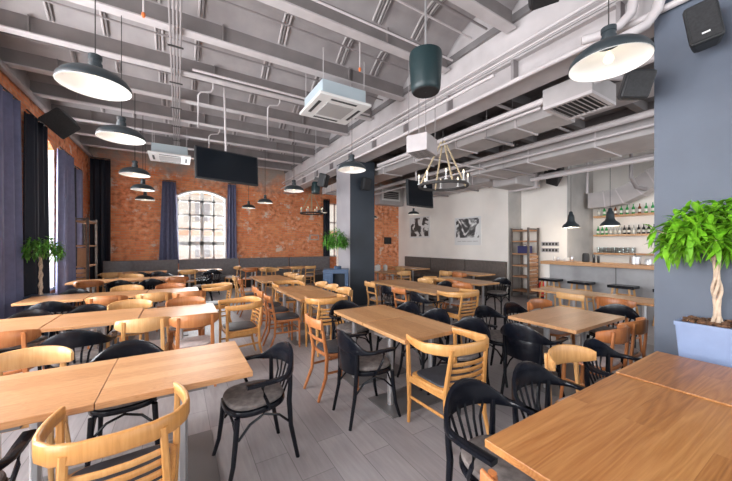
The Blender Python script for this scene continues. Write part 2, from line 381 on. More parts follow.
# vaulted ceiling on steel beams left of the girder
BY = [-3.356+1.178*k for k in range(15)]
b = MB(); n = 10
for y0, y1 in zip(BY, BY[1:]):
    ys = [(y0+(y1-y0)*i/n, 4.74+.30*math.sin(PI*i/n)) for i in range(n+1)]
    for (ya, za), (yb, zb) in zip(ys, ys[1:]):
        b.hexa([(-2.6,ya,za),(3.85,ya,za),(3.85,yb,zb),(-2.6,yb,zb),(-2.6,ya,za+.08),(3.85,ya,za+.08),(3.85,yb,zb+.08),(-2.6,yb,zb+.08)])
struct(b, 'ceiling', 'paint', ang=50)
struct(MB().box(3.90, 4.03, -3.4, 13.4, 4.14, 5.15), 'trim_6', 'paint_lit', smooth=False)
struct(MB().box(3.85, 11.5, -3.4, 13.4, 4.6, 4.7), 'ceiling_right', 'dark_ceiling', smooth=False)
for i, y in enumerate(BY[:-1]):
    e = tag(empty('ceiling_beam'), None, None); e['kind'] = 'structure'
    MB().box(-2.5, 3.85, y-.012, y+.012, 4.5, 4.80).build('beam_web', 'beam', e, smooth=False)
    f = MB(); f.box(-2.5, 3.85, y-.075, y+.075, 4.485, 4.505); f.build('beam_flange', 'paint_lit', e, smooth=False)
    st = MB()
    for x in (-1.75, .55, 2.6): st.box(x-.006, x+.006, y-.07, y+.07, 4.505, 4.74)
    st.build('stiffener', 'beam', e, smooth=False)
# girder over the pillars
e = empty('ceiling_girder'); e['kind'] = 'structure'
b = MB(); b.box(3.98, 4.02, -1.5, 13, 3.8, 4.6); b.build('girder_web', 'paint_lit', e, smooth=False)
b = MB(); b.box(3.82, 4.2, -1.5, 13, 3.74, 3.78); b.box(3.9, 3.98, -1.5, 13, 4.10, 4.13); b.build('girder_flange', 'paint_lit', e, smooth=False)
b = MB()
for y in BY: b.box(3.87, 3.98, y-.02, y+.02, 3.78, 4.10)
b.build('girder_stiffener', 'conduit', e, smooth=False)
for k, x in enumerate((6.3, 8.6)):
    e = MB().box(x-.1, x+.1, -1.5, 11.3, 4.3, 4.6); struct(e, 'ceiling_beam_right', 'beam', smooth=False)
b = MB()
for y in BY[1:-1]: b.box(4.02, 10.8, y-.07, y+.07, 4.40, 4.6)
struct(b, 'ceiling_joists', 'dark_ceiling', smooth=False)
# painted cornice pipe on the left wall
b = MB(); b.bar([(XL+.07, -1, 4.42), (XL+.07, 13, 4.42)], .11, .10); struct(b, 'trim_4', 'paint', smooth=False)
b = MB(); b.box(XL, XL+.02, -1, 13, 4.48, ZC); struct(b, 'trim_5', 'paint', smooth=False)
# facade seen through the back window
t = empty('facade_building', (0, 24, 0), 0, 'cream building seen outside through the arched window', 'building')
MB().box(-9, 12, 0, .5, -3, 14).build('wall', 'facade', t, smooth=False)
for z in (-.2, 2.2, 5.0, 8): MB().box(-9, 12, -.12, 0, z, z+.5).build('facade_band', 'facade_band', t, smooth=False)
for z in (.7, 3.2, 6.2):
    for x in (-7, -5, -3, -1, 1, 3, 5, 7): MB().box(x, x+.9, -.04, 0, z, z+1.4).build('window', 'duct', t, smooth=False)

def ceil_z(x, y):
    if x > 3.85: return 4.6
    for a, b_ in zip(BY, BY[1:]):
        if a <= y <= b_: return 4.74+.30*math.sin(PI*(y-a)/(b_-a))
    return 4.9
# ------------------------------------------------------------------ tables
def table(x0, x1, y0, y1, grain, label, group=None, top='oak', posts='x', spread=None):
    cx, cy = (x0+x1)/2, (y0+y1)/2; a, c = (x1-x0)/2-.002, (y1-y0)/2-.002
    t = empty('dining_table', (cx, cy, 0), 0, label, 'table', group)
    MB().box(-a, a, -c, c, .714, .75).build('tabletop', ('oak_rf' if top == 'rf' else 'oak_'+grain), t, smooth=False, bevel=.003)
    s = spread if spread is not None else (.27*(a if posts == 'x' else c)/.37)
    if posts == 'x': pp = [(-s, 0), (s, 0)]; px, py = s+.13, min(.22, c*.6)
    else: pp = [(0, -s), (0, s)]; px, py = min(.22, a*.6), s+.13
    MB().box(-px, px, -py, py, 0, .012).build('base_plate', 'steel_plate', t, smooth=False, bevel=.003)
    for x, y in pp:
        l = MB().bar([(x, y, .012), (x, y, .70)], .055, .055, up=(0, 1, 0)).build('leg', 'steel', t)
        MB().box(x-.13, x+.13, y-.1, y+.1, .70, .7138).build('mount', 'steel_plate', t, smooth=False)
    return t
G = {'r1': 'front left table row', 'r2': 'second left table row', 'r3': 'third left table row', 'r4': 'fourth left table row', 'r5': 'tables along the back sofa', 'm': 'middle tables', 'r': 'tables on the right side'}
T = [
 (-.38, .43, 2.15, 2.92, 'x', 'oak table at the front left, its right end beside a lone black armchair', 'r1', 'y'),
 (-1.19, -.38, 2.15, 2.92, 'x', 'oak table at the front left, cut by the left edge of the photo', 'r1', 'y'),
 (-.38, .43, 4.19, 4.95, 'x', 'short oak table ending the second left row, blond armchair at its end', 'r2', 'y'),
 (-1.19, -.39, 4.31, 5.10, 'x', 'oak table left of the seam in the second left row', 'r2', 'y'),
 (-2.0, -1.20, 4.33, 5.12, 'x', 'oak table nearest the curtains in the second left row', 'r2', 'y'),
 (-.46, .33, 6.25, 6.98, 'x', 'oak table at the right end of the third left row', 'r3', 'y'),
 (-1.24, -.47, 6.32, 7.05, 'x', 'oak table in the middle of the third left row', 'r3', 'y'),
 (-2.02, -1.25, 6.34, 7.07, 'x', 'oak table touching the curtains in the third left row', 'r3', 'y'),
 (-.60, .14, 8.95, 9.68, 'x', 'oak table at the right end of the fourth left row', 'r4', 'y'),
 (-1.34, -.61, 9.0, 9.72, 'x', 'oak table in the middle of the fourth left row', 'r4', 'y'),
 (-2.08, -1.35, 9.02, 9.74, 'x', 'oak table by the wooden rack in the fourth left row', 'r4', 'y'),
 (-1.92, -1.12, 11.15, 11.85, 'x', 'far oak table at the left corner end of the back sofa', 'r5', 'y'),
 (-1.11, -.30, 11.15, 11.85, 'x', 'far oak table at the back sofa, just left of the window curtain', 'r5', 'y'),
 (.0, .62, 11.15, 11.85, 'x', 'far oak table under the left half of the arched window', 'r5', 'y'),
 (.63, 1.26, 11.15, 11.85, 'x', 'far oak table under the right half of the arched window', 'r5', 'y'),
 (1.80, 2.75, 10.95, 11.75, 'x', 'far oak table at the back sofa, right of the window', 'r5', 'y'),
 (3.15, 4.35, 10.75, 11.55, 'x', 'far oak table at the back sofa, left of the grey pillar', 'r5', 'y'),
 (1.70, 2.45, 2.13, 2.85, 'y', 'oak table in the centre, nearer half with the blond armchair at its corner', 'm', 'x'),
 (1.70, 2.45, 2.86, 3.58, 'y', 'oak table in the centre, farther half, towards the grey pillar', 'm', 'x'),
 (1.60, 2.33, 4.55, 5.32, 'y', 'darker oak table near half with orange chairs along its left', 'm', 'x'),
 (1.60, 2.33, 5.33, 6.10, 'y', 'darker oak table far half with orange chairs along its left', 'm', 'x'),
 (1.60, 2.38, 7.10, 7.80, 'y', 'small distant oak table left of the pillar, near half', 'm', 'x'),
 (1.60, 2.38, 7.81, 8.50, 'y', 'small distant oak table left of the pillar, far half', 'm', 'x'),
 (3.75, 4.60, 3.87, 4.55, 'y', 'oak table right of the pillar, near end with the ladder-back armchair', 'r', 'x'),
 (3.75, 4.60, 4.56, 5.25, 'y', 'oak table right of the pillar, middle of three', 'r', 'x'),
 (3.75, 4.60, 5.26, 5.95, 'y', 'oak table right of the pillar, farthest of three', 'r', 'x'),
 (5.40, 6.08, 4.28, 5.02, 'y', 'oak table before the brown sofa with a black armchair at its right', 'r', 'x'),
 (5.40, 6.08, 5.03, 5.80, 'y', 'oak table before the brown sofa, behind the one with the black armchair', 'r', 'x'),
 (6.95, 7.70, 5.55, 6.9, 'y', 'oak table tucked against the near end of the brown sofa', 'r', 'x'),
 (6.75, 7.50, 8.0, 9.6, 'y', 'oak table at the far end of the brown sofa', 'r', 'x'),
 (5.20, 6.00, 7.3, 8.7, 'y', 'oak table just right of the pillar, far back by the brick strip', 'r', 'x'),
 (3.33, 4.48, 1.50, 2.24, 'x', 'square oak table on the right between black and orange chairs', 'r', 'x'),
 (1.14, 2.46, .10, .88, 'x', 'large rich-grained oak table in the right foreground', 'r', 'x'),
 (2.465, 3.22, .10, .88, 'x', 'oak table in the right foreground beside the blue planter', 'r', 'x'),
 (5.72, 6.32, 1.35, 2.35, 'y', 'long oak table before the bar, half nearer the blue-grey pillar', 'r', 'x'),
 (5.72, 6.32, 2.36, 3.36, 'y', 'long oak table before the bar, half farther from the pillar', 'r', 'x'),
]
for x0, x1, y0, y1, g, lab, grp, posts in T:
    o = table(x0, x1, y0, y1, g, lab, G[grp], 'rf' if y1 == .88 else 'oak', posts)
    if x0 == 2.465: o.location.z = .008

# ------------------------------------------------------------------ chairs (face +Y, origin under the seat)
def seat_outline(w0, w1, d0, d1, n=40, p=3.2):
    """rounded trapezoid: w0 wide at the back (y=-d0), w1 wide at the front (y=d1)"""
    out = []
    for i in range(n):
        a = 2*PI*i/n; cs, sn = math.cos(a), math.sin(a)
        x = math.copysign(abs(cs)**(2/p), cs); y = math.copysign(abs(sn)**(2/p), sn)
        yy = (d1+d0)/2*y+(d1-d0)/2; k = (yy+d0)/(d0+d1)
        out.append((x*(w0+(w1-w0)*k)/2, yy))
    return out
def black_armchair(kind):
    t = empty('bentwood_armchair')
    MB().slab(seat_outline(.38, .45, .20, .23, p=2.5), .425, .465, .01).build('seat_frame', 'black', t)
    mb = MB(); o = seat_outline(.365, .435, .192, .222, p=2.5); mb.slab(o, .463, .508, .024); mb.build('seat', 'pad', t)
    for s in (-1, 1):
        MB().tube([(s*.175, .185, .43), (s*.182, .195, .30), (s*.192, .215, .13), (s*.21, .25, 0)], .017, 10, up=(0,1,0), sc=[1.15, 1.05, .9, .8]).build('leg', 'black', t)
        MB().tube([(s*.190, -.188, .675), (s*.186, -.188, .56), (s*.175, -.185, .44), (s*.172, -.20, .25), (s*.185, -.25, 0)], .017, 10, up=(0,1,0), sc=[.9, 1, 1.15, 1, .85]).build('leg', 'black', t)
    # crest and arms: one bent band, tall behind, thin at the arm tips
    pts = []; sc = []; n = 28
    for i in range(n+1):
        u = -1+2*i/n; a = abs(u)
        ang = u*R(118)
        x = .275*math.sin(ang); y = -.05-.20*math.cos(ang) if a < .8 else 0
        if a >= .76:
            k = (a-.76)/.24; a0 = .76*R(118); x = math.copysign(.275*math.sin(a0)-.015*k, u); y = -.05-.20*math.cos(a0)+.20*k
        q = min(1, a/.58); h = .042+.118*(.5+.5*math.cos(q*PI))**.75
        z = .660+.072*(.5+.5*math.cos(q*PI))**.8
        wdt = .026 if a < .5 else .026+.024*min(1, (a-.5)/.35)
        hh = h if a < .5 else h-(.018*min(1, (a-.5)/.2))
        pts.append((x, y, z)); sc.append((wdt, hh))
    sec = [(-.5+.12, -.5), (.5-.12, -.5), (.5, -.38), (.5, .38), (.38, .5), (-.38, .5), (-.5, .38), (-.5, -.38)]
    MB().sweep(pts, sec, sc=sc).build('armrest_band', 'black', t, ang=60)
    for s in (-1, 1):    # hoop under each arm
        MB().tube([(s*.215, -.02, .445), (s*.25, .0, .50), (s*.262, .03, .57), (s*.262, .045, .63), (s*.262, .02, .665), (s*.262, -.05, .66)], .011, 8).build('arm_support', 'black', t)
        MB().tube([(s*.18, .18, .28), (s*.172, .10, .36), (s*.168, .0, .40), (s*.17, -.11, .36), (s*.173, -.19, .28)], .009, 6).build('brace', 'black', t)
    MB().tube([(-.18, .19, .28), (-.10, .19, .37), (0, .19, .405), (.10, .19, .37), (.18, .19, .28)], .009, 6).build('brace', 'black', t)
    if kind == 'spindle':
        for q in range(5):
            u = (q-2)/2
            MB().bar([(u*.085, -.175, .46), (u*.105, -.215, .58), (u*.145, -.05-.20*math.cos(u*.55)+.004, .69)], .017, .010, up=(0,1,0)).build('spindle', 'black', t)
    else:                # one bent veneer panel down to the seat
        m = MB(); m.bar([(x, y, .585) for x, y in [(.245*math.sin(R(v)), -.05-.19*math.cos(R(v))) for v in range(-52, 53, 8)]], .014, .27); m.build('back_panel', 'black', t, ang=60)
    return t
def blond_armchair(mat='blond', pad='pad_dark'):
    t = empty('ladder_back_armchair')
    MB().slab(seat_outline(.46, .54, .24, .22, p=5), .42, .45, .006).build('seat_frame', mat, t)
    MB().slab(seat_outline(.40, .47, .20, .19, p=5), .449, .468, .010).build('seat', pad, t)
    for s in (-1, 1):
        MB().bar([(s*.27, .205, .75), (s*.265, .20, .44), (s*.255, .205, .2), (s*.25, .225, 0)], .034, .030, up=(0,1,0), sc=[.9, 1.15, 1, .75]).build('leg', mat, t)
        MB().bar([(s*.178, -.265, .78), (s*.19, -.235, .58), (s*.20, -.215, .43), (s*.20, -.225, .2), (s*.205, -.28, 0)], .036, .030, up=(0,1,0), sc=[.9, 1, 1.15, 1, .8]).build('leg', mat, t)
        MB().bar([(s*.262, .19, .405), (s*.205, -.20, .405)], .02, .055).build('apron', mat, t)
        MB().bar([(s*.254, .2, .24), (s*.202, -.21, .24)], .016, .024).build('stretcher', mat, t)
    pts = [(.262, .225), (.288, .12), (.30, .02), (.298, -.08), (.275, -.17), (.225, -.235), (.14, -.272), (0, -.285)]
    pts = [(x, y, .765+.012*(1 if y < -.1 else 0)) for x, y in pts]
    pts = pts + [(-x, y, z) for x, y, z in pts[-2::-1]]
    sc = [(1, .72+.38*min(1, max(0, (.2-y)/.35))) for x, y, z in pts]
    MB().bar(pts, .026, .080, sc=sc).build('armrest_band', mat, t, ang=60)
    for k, z in enumerate((.495, .548, .601, .654)):
        dy = -.205-.12*(z-.44)
        MB().bar([(x, dy-.035*(1-(x/.19)**2), z) for x in (-.19, -.12, -.05, .05, .12, .19)], .014, .030).build('slat', mat, t, ang=60)
    return t
def curved_chair(mat, pad):
    t = empty('curved_back_chair')
    MB().slab(seat_outline(.38, .46, .20, .22, p=3.4), .425, .452, .008).build('seat_frame', mat, t)
    MB().slab(seat_outline(.35, .43, .18, .205, p=3.4), .45, .474, .012).build('seat', pad, t)
    for s in (-1, 1):
        MB().tube([(s*.195, .185, .43), (s*.198, .19, .25), (s*.21, .215, 0)], .019, 8, up=(0,1,0), sc=[1.1, 1, .7]).build('leg', mat, t)
        MB().bar([(s*.165, -.218, .80), (s*.168, -.205, .60), (s*.172, -.19, .43), (s*.178, -.21, .2), (s*.19, -.27, 0)], .036, .024, up=(0,1,0), sc=[.9, 1, 1.1, 1, .75]).build('leg', mat, t)
        MB().tube([(s*.198, .19, .24), (s*.178, -.2, .24)], .009, 6).build('stretcher', mat, t)
    P = [(.255*math.sin(R(v)), -.045-.20*math.cos(R(v))-.0, .755) for v in range(-72, 73, 8)]
    sc = [(1, .30+.70*max(0, math.cos(R(v*90/74)))**.55) for v in range(-72, 73, 8)]
    MB().bar(P, .018, .150, sc=sc, ch=.4).build('backrest', mat, t, ang=60)
    return t
def rail_chair(mat, pad):
    t = empty('rail_back_chair')
    MB().slab(seat_outline(.36, .42, .19, .21, p=5), .42, .452, .006).build('seat_frame', mat, t)
    MB().slab(seat_outline(.345, .405, .18, .20, p=4), .45, .482, .014).build('seat', pad, t)
    for s in (-1, 1):
        MB().bar([(s*.18, .175, .43), (s*.185, .18, 0)], .034, .030, up=(0,1,0), sc=[1.1, .75]).build('leg', mat, t)
        MB().bar([(s*.165, -.255, .83), (s*.165, -.215, .60), (s*.165, -.185, .43), (s*.17, -.20, .22), (s*.178, -.29, 0)], .036, .028, up=(0,1,0), sc=[.8, 1, 1.15, 1, .85]).build('leg', mat, t)
        MB().bar([(s*.18, .18, .26), (s*.168, -.2, .26)], .014, .024).build('stretcher', mat, t)
    MB().bar([(-.17, .17, .3), (.17, .17, .3)], .014, .024).build('stretcher', mat, t)
    MB().bar([(x, -.262-.03*(1-(x/.2)**2), .775) for x in (-.2, -.13, -.05, .05, .13, .2)], .018, .10, ch=.35).build('backrest', mat, t, ang=60)
    MB().bar([(x, -.222-.02*(1-(x/.16)**2), .60) for x in (-.16, -.08, 0, .08, .16)], .014, .035).build('slat', mat, t, ang=60)
    return t
PROTO = {
 'K': lambda: black_armchair('spindle'), 'P': lambda: black_armchair('panel'), 'B': blond_armchair,
 'C': lambda: curved_chair('pale', 'pad_light'), 'O': lambda: curved_chair('orange', 'pad_light'),
 'D': lambda: rail_chair('orange', 'pad_dark'), 'W': lambda: rail_chair('pale', 'pad_light')}
KIND = {'K': ('black bentwood armchair', 'bentwood armchairs'), 'P': ('black panel-back armchair', 'bentwood armchairs'), 'B': ('blond ladder-back armchair', 'ladder-back armchairs'),
 'C': ('pale curved-back chair', 'curved-back chairs'), 'O': ('orange-brown curved-back chair', 'curved-back chairs'), 'D': ('orange-brown dark-seated chair', 'rail-back chairs'), 'W': ('pale rail-back chair', 'rail-back chairs')}
made = {}
U_, D_, L_, R_ = 0, PI, PI/2, -PI/2       # facing away, facing the camera, facing left, facing right
def chair(k, x, y, rz, lab):
    if k not in made: made[k] = o = PROTO[k]()
    else: o = copy_tree(made[k]); o.scale = (1, 1, 1)
    o.location = (x, y, 0); o.rotation_euler = (0, 0, rz)
    tag(o, KIND[k][0]+' '+lab, 'chair', KIND[k][1])
chairs = [
 # around the front left row
 ('B', -.24, 1.93, .07, 'largest in the left foreground, its back to us'),
 ('K', -.90, 2.05, -.05, 'in the bottom left corner, only an arm showing'),
 ('K', .50, 2.40, L_+.12, 'standing alone at the right end of the front left table'),
 ('K', -.33, 2.92, D_+.05, 'behind the front left table, seat seen below the top'),
 ('C', -.92, 3.02, D_, 'behind the front left table, cut by the left edge'),
 # second row
 ('C', -.31, 4.18, .0, 'backed to us at the second left row, beside the seam'),
 ('O', .16, 4.10, .03, 'backed to us at the short table of the second left row'),
 ('K', -.83, 4.04, .05, 'backed to us at the second left row, its spindles showing'),
 ('O', -1.36, 4.22, 0, 'at the second left row, cut by the left edge'),
 ('B', .73, 4.60, L_+.05, 'at the right end of the second left row'),
 ('C', -.55, 5.14, D_, 'on the far side of the second left row, by the seam'),
 ('K', -1.50, 5.02, D_, 'on the far side of the second left row, by the curtains'),
 ('K', -.98, 5.10, D_, 'on the far side of the second left row, in its middle'),
 ('O', .10, 5.0, D_, 'on the far side of the second left row, at its short table'),
 # third row
 ('O', -.92, 6.16, 0, 'backed to us at the middle of the third left row'),
 ('C', -.32, 6.14, 0, 'backed to us at the third left row, left of the brown one'),
 ('O', .16, 6.06, 0, 'backed to us at the right end of the third left row'),
 ('K', -1.52, 6.15, 0, 'backed to us at the third left row, nearest the curtains'),
 ('B', .62, 6.60, L_, 'at the right end of the third left row'),
 ('O', -.12, 7.0, D_, 'on the far side of the third left row, right end'),
 ('C', -.80, 7.08, D_, 'on the far side of the third left row, middle'),
 ('K', -1.55, 7.10, D_, 'on the far side of the third left row, by the tree'),
 # fourth row
 ('O', -1.64, 8.86, 0, 'backed to us at the fourth left row, nearest the curtains'),
 ('K', -1.10, 8.84, 0, 'backed to us at the fourth left row, middle'),
 ('K', -.52, 8.82, 0, 'backed to us at the fourth left row, third from the curtains'),
 ('O', -.02, 8.76, 0, 'backed to us at the right end of the fourth left row'),
 ('K', .55, 9.25, L_, 'at the right end of the fourth left row'),
 ('C', -1.0, 9.72, D_, 'on the far side of the fourth left row, middle'),
 ('K', -.3, 9.70, D_, 'on the far side of the fourth left row, right'),
 # along the back sofa
 ('C', -1.55, 10.98, 0, 'at the far table in the left corner'),
 ('K', -.92, 11.0, 0, 'at the far table left of the window, nearer the corner'),
 ('K', -.50, 10.98, 0, 'at the far table left of the window, nearer the window'),
 ('C', .28, 10.98, 0, 'at the far table under the left of the window'),
 ('K', .93, 10.98, 0, 'at the far table under the right of the window'),
 ('C', 1.62, 11.5, L_+.2, 'at the right end of the tables under the window'),
 ('O', 2.05, 10.8, 0, 'at the far sofa table right of the window, left seat'),
 ('C', 2.55, 10.78, 0, 'at the far sofa table right of the window, right seat'),
 ('W', 3.5, 10.58, 0, 'at the far sofa table left of the pillar, left seat'),
 ('W', 4.0, 10.58, 0, 'at the far sofa table left of the pillar, right seat'),
 # centre table
 ('P', 1.52, 2.50, R_-.05, 'at the left side of the centre table'),
 ('D', 1.49, 3.10, R_+.05, 'at the left of the centre table, behind the black one'),
 ('B', 2.00, 1.92, -.10, 'at the near end of the centre table'),
 ('K', 2.50, 2.22, L_, 'at the right side of the centre table, nearest of three'),
 ('K', 2.50, 2.75, L_, 'at the right side of the centre table, middle of three'),
 ('K', 2.50, 3.28, L_, 'at the right side of the centre table, farthest of three'),
 ('K', 1.98, 3.62, D_, 'at the far end of the centre table'),
 # second middle table
 ('D', 1.43, 4.80, R_, 'nearest at the left of the second middle table'),
 ('D', 1.44, 5.36, R_, 'second at the left of the second middle table'),
 ('D', 1.46, 5.88, R_, 'farthest at the left of the second middle table'),
 ('B', 1.93, 4.33, -.12, 'at the near end of the second middle table'),
 ('C', 2.36, 4.85, L_, 'nearest at the right of the second middle table'),
 ('C', 2.36, 5.35, L_, 'second at the right of the second middle table'),
 ('C', 2.36, 5.85, L_, 'farthest at the right of the second middle table'),
 ('B', 1.95, 6.28, D_, 'at the far end of the second middle table'),
 # third middle table
 ('D', 1.44, 7.35, R_, 'nearest at the left of the third middle table'),
 ('W', 1.42, 8.05, R_, 'at the left of the third middle table, far seat'),
 ('C', 2.40, 7.30, L_, 'nearest at the right of the third middle table'),
 ('C', 2.40, 7.78, L_, 'middle at the right of the third middle table'),
 ('C', 2.40, 8.26, L_, 'farthest at the right of the third middle table'),
 ('C', 2.65, 10.0, D_+.3, 'alone before the back sofa, turned to us'),
 # right of the pillar
 ('W', 3.62, 5.35, R_, 'at the foot of the pillar, by the three-part table'),
 ('K', 3.62, 4.84, R_, 'at the left of the three-part table, middle'),
 ('D', 3.60, 4.36, R_, 'at the left of the three-part table, between black chairs'),
 ('K', 3.60, 3.94, R_-.1, 'nearest at the left of the three-part table'),
 ('B', 4.10, 3.68, -.05, 'at the near end of the three-part table'),
 ('O', 4.68, 4.22, L_, 'nearest at the right of the three-part table'),
 ('K', 4.68, 4.74, L_, 'at the right of the three-part table, middle'),
 ('C', 4.68, 5.28, L_, 'farthest at the right of the three-part table'),
 ('B', 5.30, 5.40, R_, 'at the left of the table before the brown sofa'),
 ('O', 5.30, 4.75, R_, 'nearest at the left of the table before the brown sofa'),
 ('K', 6.32, 4.50, L_+.15, 'below the near end of the brown sofa'),
 ('O', 6.80, 5.95, R_, 'at the near sofa table by the white wall, near seat'),
 ('C', 6.80, 6.45, R_, 'at the near sofa table by the white wall, far seat'),
 ('C', 6.62, 8.4, R_, 'at the far end sofa table, near seat'),
 ('O', 6.62, 9.1, R_, 'at the far end sofa table, far seat'),
 ('W', 5.08, 7.7, R_, 'by the brick strip, near left seat'),
 ('C', 5.08, 8.3, R_, 'by the brick strip, far left seat'),
 ('C', 5.65, 7.25, 0, 'by the brick strip, near end seat'),
 # square table on the right
 ('P', 3.14, 1.84, R_+.06, 'at the left end of the right square table'),
 ('K', 3.34, 2.36, D_, 'on the far side of the right square table, nearest the aisle'),
 ('K', 3.86, 2.32, D_, 'on the far side of the right square table, middle'),
 ('O', 4.28, 2.24, D_, 'on the far side of the right square table, right'),
 ('K', 4.70, 1.72, L_, 'at the right end of the square table, by the pillar'),
 ('O', 3.53, 1.43, 0, 'on the near side of the right square table, left of two'),
 ('O', 4.07, 1.45, 0, 'on the near side of the right square table, beside the pillar'),
 # behind the foreground table
 ('K', 1.42, .99, D_, 'in the right foreground at the table corner'),
 ('K', 1.97, .96, D_, 'behind the foreground table, second from its corner'),
 ('C', 2.44, 1.0, D_-.12, 'between two black ones behind the foreground table'),
 ('K', 2.92, .97, D_, 'behind the foreground table, nearest the pillar'),
 ('D', 1.16, .50, R_, 'at the bottom edge, only a post tip showing'),
 # before the bar
 ('O', 5.56, 1.95, R_, 'at the long bar-side table, near seat'),
 ('W', 5.52, 2.46, R_, 'at the long bar-side table, far seat'),
]
for c in chairs: chair(*c)
made['B'].scale = (.93, .97, .98)

# ------------------------------------------------------------------ upholstered wall benches
def bench(length, n, mat, loc, rz, label, group):
    """back panel with a row of buttons, seat, plinth; local x along the wall, faces -Y"""
    t = empty('wall_bench', loc, rz, label, 'sofa', group)
    MB().box(0, length-.03, -.10, 0, .40, 1.06).build('backrest', mat, t, smooth=False, bevel=.02)
    MB().box(0, length-.03, -.60, -.10, .32, .46).build('seat', mat, t, smooth=False, bevel=.025)
    MB().box(0.02, length-.05, -.55, -.02, 0, .32).build('base', 'iron', t, smooth=False)
    for i in range(n):
        x = length*(i+.5)/n
        MB().lathe([(.001, -.016), (.02, -.012), (.028, 0)], 12, (0, 0, 0)).build('button', 'button', t)
        o = bpy.context.scene.collection.objects[-1]; o.location = (x, -.099, .90); o.rotation_euler = (-PI/2, 0, 0); o.rotation_euler.x = PI/2
    return t
gs = 'sofa segments along the back wall'
for i, (a, c, lab) in enumerate([(-2.0, .03, 'grey buttoned sofa segment in the left back corner'), (.03, 2.0, 'grey buttoned sofa segment under the arched window'),
                     (2.0, 3.92, 'grey sofa segment below bare brick, right of the window'), (3.92, 5.76, 'grey sofa segment ending just left of the pillar')]):
    bench(c-a, 7, 'sofa', (a, 12.55, 0), 0, lab, gs)
gs = 'sofa segments along the white wall'
for a, c, lab in [(10.7, 9.05, 'brown-grey sofa segment at the far end of the white wall'), (9.05, 7.35, 'brown-grey sofa segment in the middle of the white wall'), (7.35, 5.78, 'brown-grey sofa segment at the near end of the white wall')]:
    bench(a-c, 6, 'sofa_brown', (8.62, a, 0), -PI/2, lab, gs)

# ------------------------------------------------------------------ curtains
def curtain(name, p0, p1, z0, z1, mat, label, folds=5, depth=.07, group=None, flare=.0):
    v0, v1 = Vector((*p0, 0)), Vector((*p1, 0)); d = (v1-v0); L = d.length; d.normalize(); nrm = Vector((-d.y, d.x, 0))
    nu, nv = folds*12, 10; vs = []; fs = []
    for j in range(nv+1):
        k = j/nv; z = z0+(z1-z0)*k; wd = 1+flare*(1-k)
        for i in range(nu+1):
            u = i/nu; ph = u*folds*2*PI
            off = depth*(math.sin(ph)+.35*math.sin(2.3*ph+1.1))*(.65+.5*(1-k))
            p = v0+d*(L*.5+(u-.5)*L*wd)+nrm*off; vs.append((p.x, p.y, z))
    for j in range(nv):
        for i in range(nu): a = j*(nu+1)+i; fs.append((a, a+1, a+nu+2, a+nu+1))
    mb = MB(); mb.v = vs; mb.f = fs
    t = empty('curtain', (0, 0, 0), 0, label, 'curtain', group)
    o = mb.build('curtain_fabric', mat, t, ang=80); so = o.modifiers.new('s', 'SOLIDIFY'); so.thickness = .012
    MB().tube([(p0[0], p0[1], z1+.03), (p1[0], p1[1], z1+.03)], .014, 8).build('curtain_rail', 'iron', t)
    return t
cx = XL+.16
gl = 'curtains on the left wall'
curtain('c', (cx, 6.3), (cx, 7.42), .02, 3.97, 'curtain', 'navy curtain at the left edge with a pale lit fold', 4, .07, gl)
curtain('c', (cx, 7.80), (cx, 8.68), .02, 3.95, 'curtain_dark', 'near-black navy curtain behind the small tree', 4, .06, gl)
curtain('c', (cx+.05, 9.36), (cx+.05, 10.25), .02, 3.72, 'curtain_lit', 'lilac-lit navy curtain beside the bright window slit', 4, .07, gl)
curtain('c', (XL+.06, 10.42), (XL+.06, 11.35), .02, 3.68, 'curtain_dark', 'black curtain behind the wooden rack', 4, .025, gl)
curtain('c', (XL+.06, 11.5), (XL+.06, 11.95), .02, 3.7, 'curtain_lit', 'narrow lilac-lit curtain strip just beyond the rack', 2, .06, gl)
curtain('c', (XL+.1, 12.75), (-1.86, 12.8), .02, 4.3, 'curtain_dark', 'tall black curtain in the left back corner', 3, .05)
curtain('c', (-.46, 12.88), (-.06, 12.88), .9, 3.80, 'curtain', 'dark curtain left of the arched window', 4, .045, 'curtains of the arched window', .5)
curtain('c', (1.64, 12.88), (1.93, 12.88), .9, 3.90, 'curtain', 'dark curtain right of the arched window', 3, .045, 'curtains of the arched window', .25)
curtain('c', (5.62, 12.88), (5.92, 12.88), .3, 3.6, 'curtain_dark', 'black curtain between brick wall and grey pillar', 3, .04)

# ------------------------------------------------------------------ pendant lamps
def pendant(D=.5):
    t = empty('pendant_lamp')
    k = D/.5
    prof = [(.250, 0), (.252, .006), (.247, .035), (.225, .070), (.185, .103), (.13, .128), (.075, .140), (.045, .150)]
    MB().lathe([(r*k, z*k) for r, z in prof], 40, cap=False).build('lamp_shade', 'enamel', t, ang=60)
    o = MB().lathe([((r-.004)*k, (z-.003)*k) for r, z in prof[:7]][::-1]+[(.249*k, -.002)], 40, cap=False).build('shade_lining', 'white', t, ang=60)
    MB().lathe([(.045*k, .142*k), (.050*k, .155*k), (.050*k, .20*k), (.042*k, .204*k), (.042*k, .232*k), (.048*k, .236*k), (.048*k, .268*k), (.030*k, .278*k), (.008, .282*k)], 20).build('socket_cap', 'enamel', t, ang=30)
    MB().lathe([(.012, .095*k), (.016, .08*k), (.03, .055*k), (.034, .035*k), (.024, .012*k), (.004, .004*k)], 16).build('bulb', 'bulb', t)
    return t
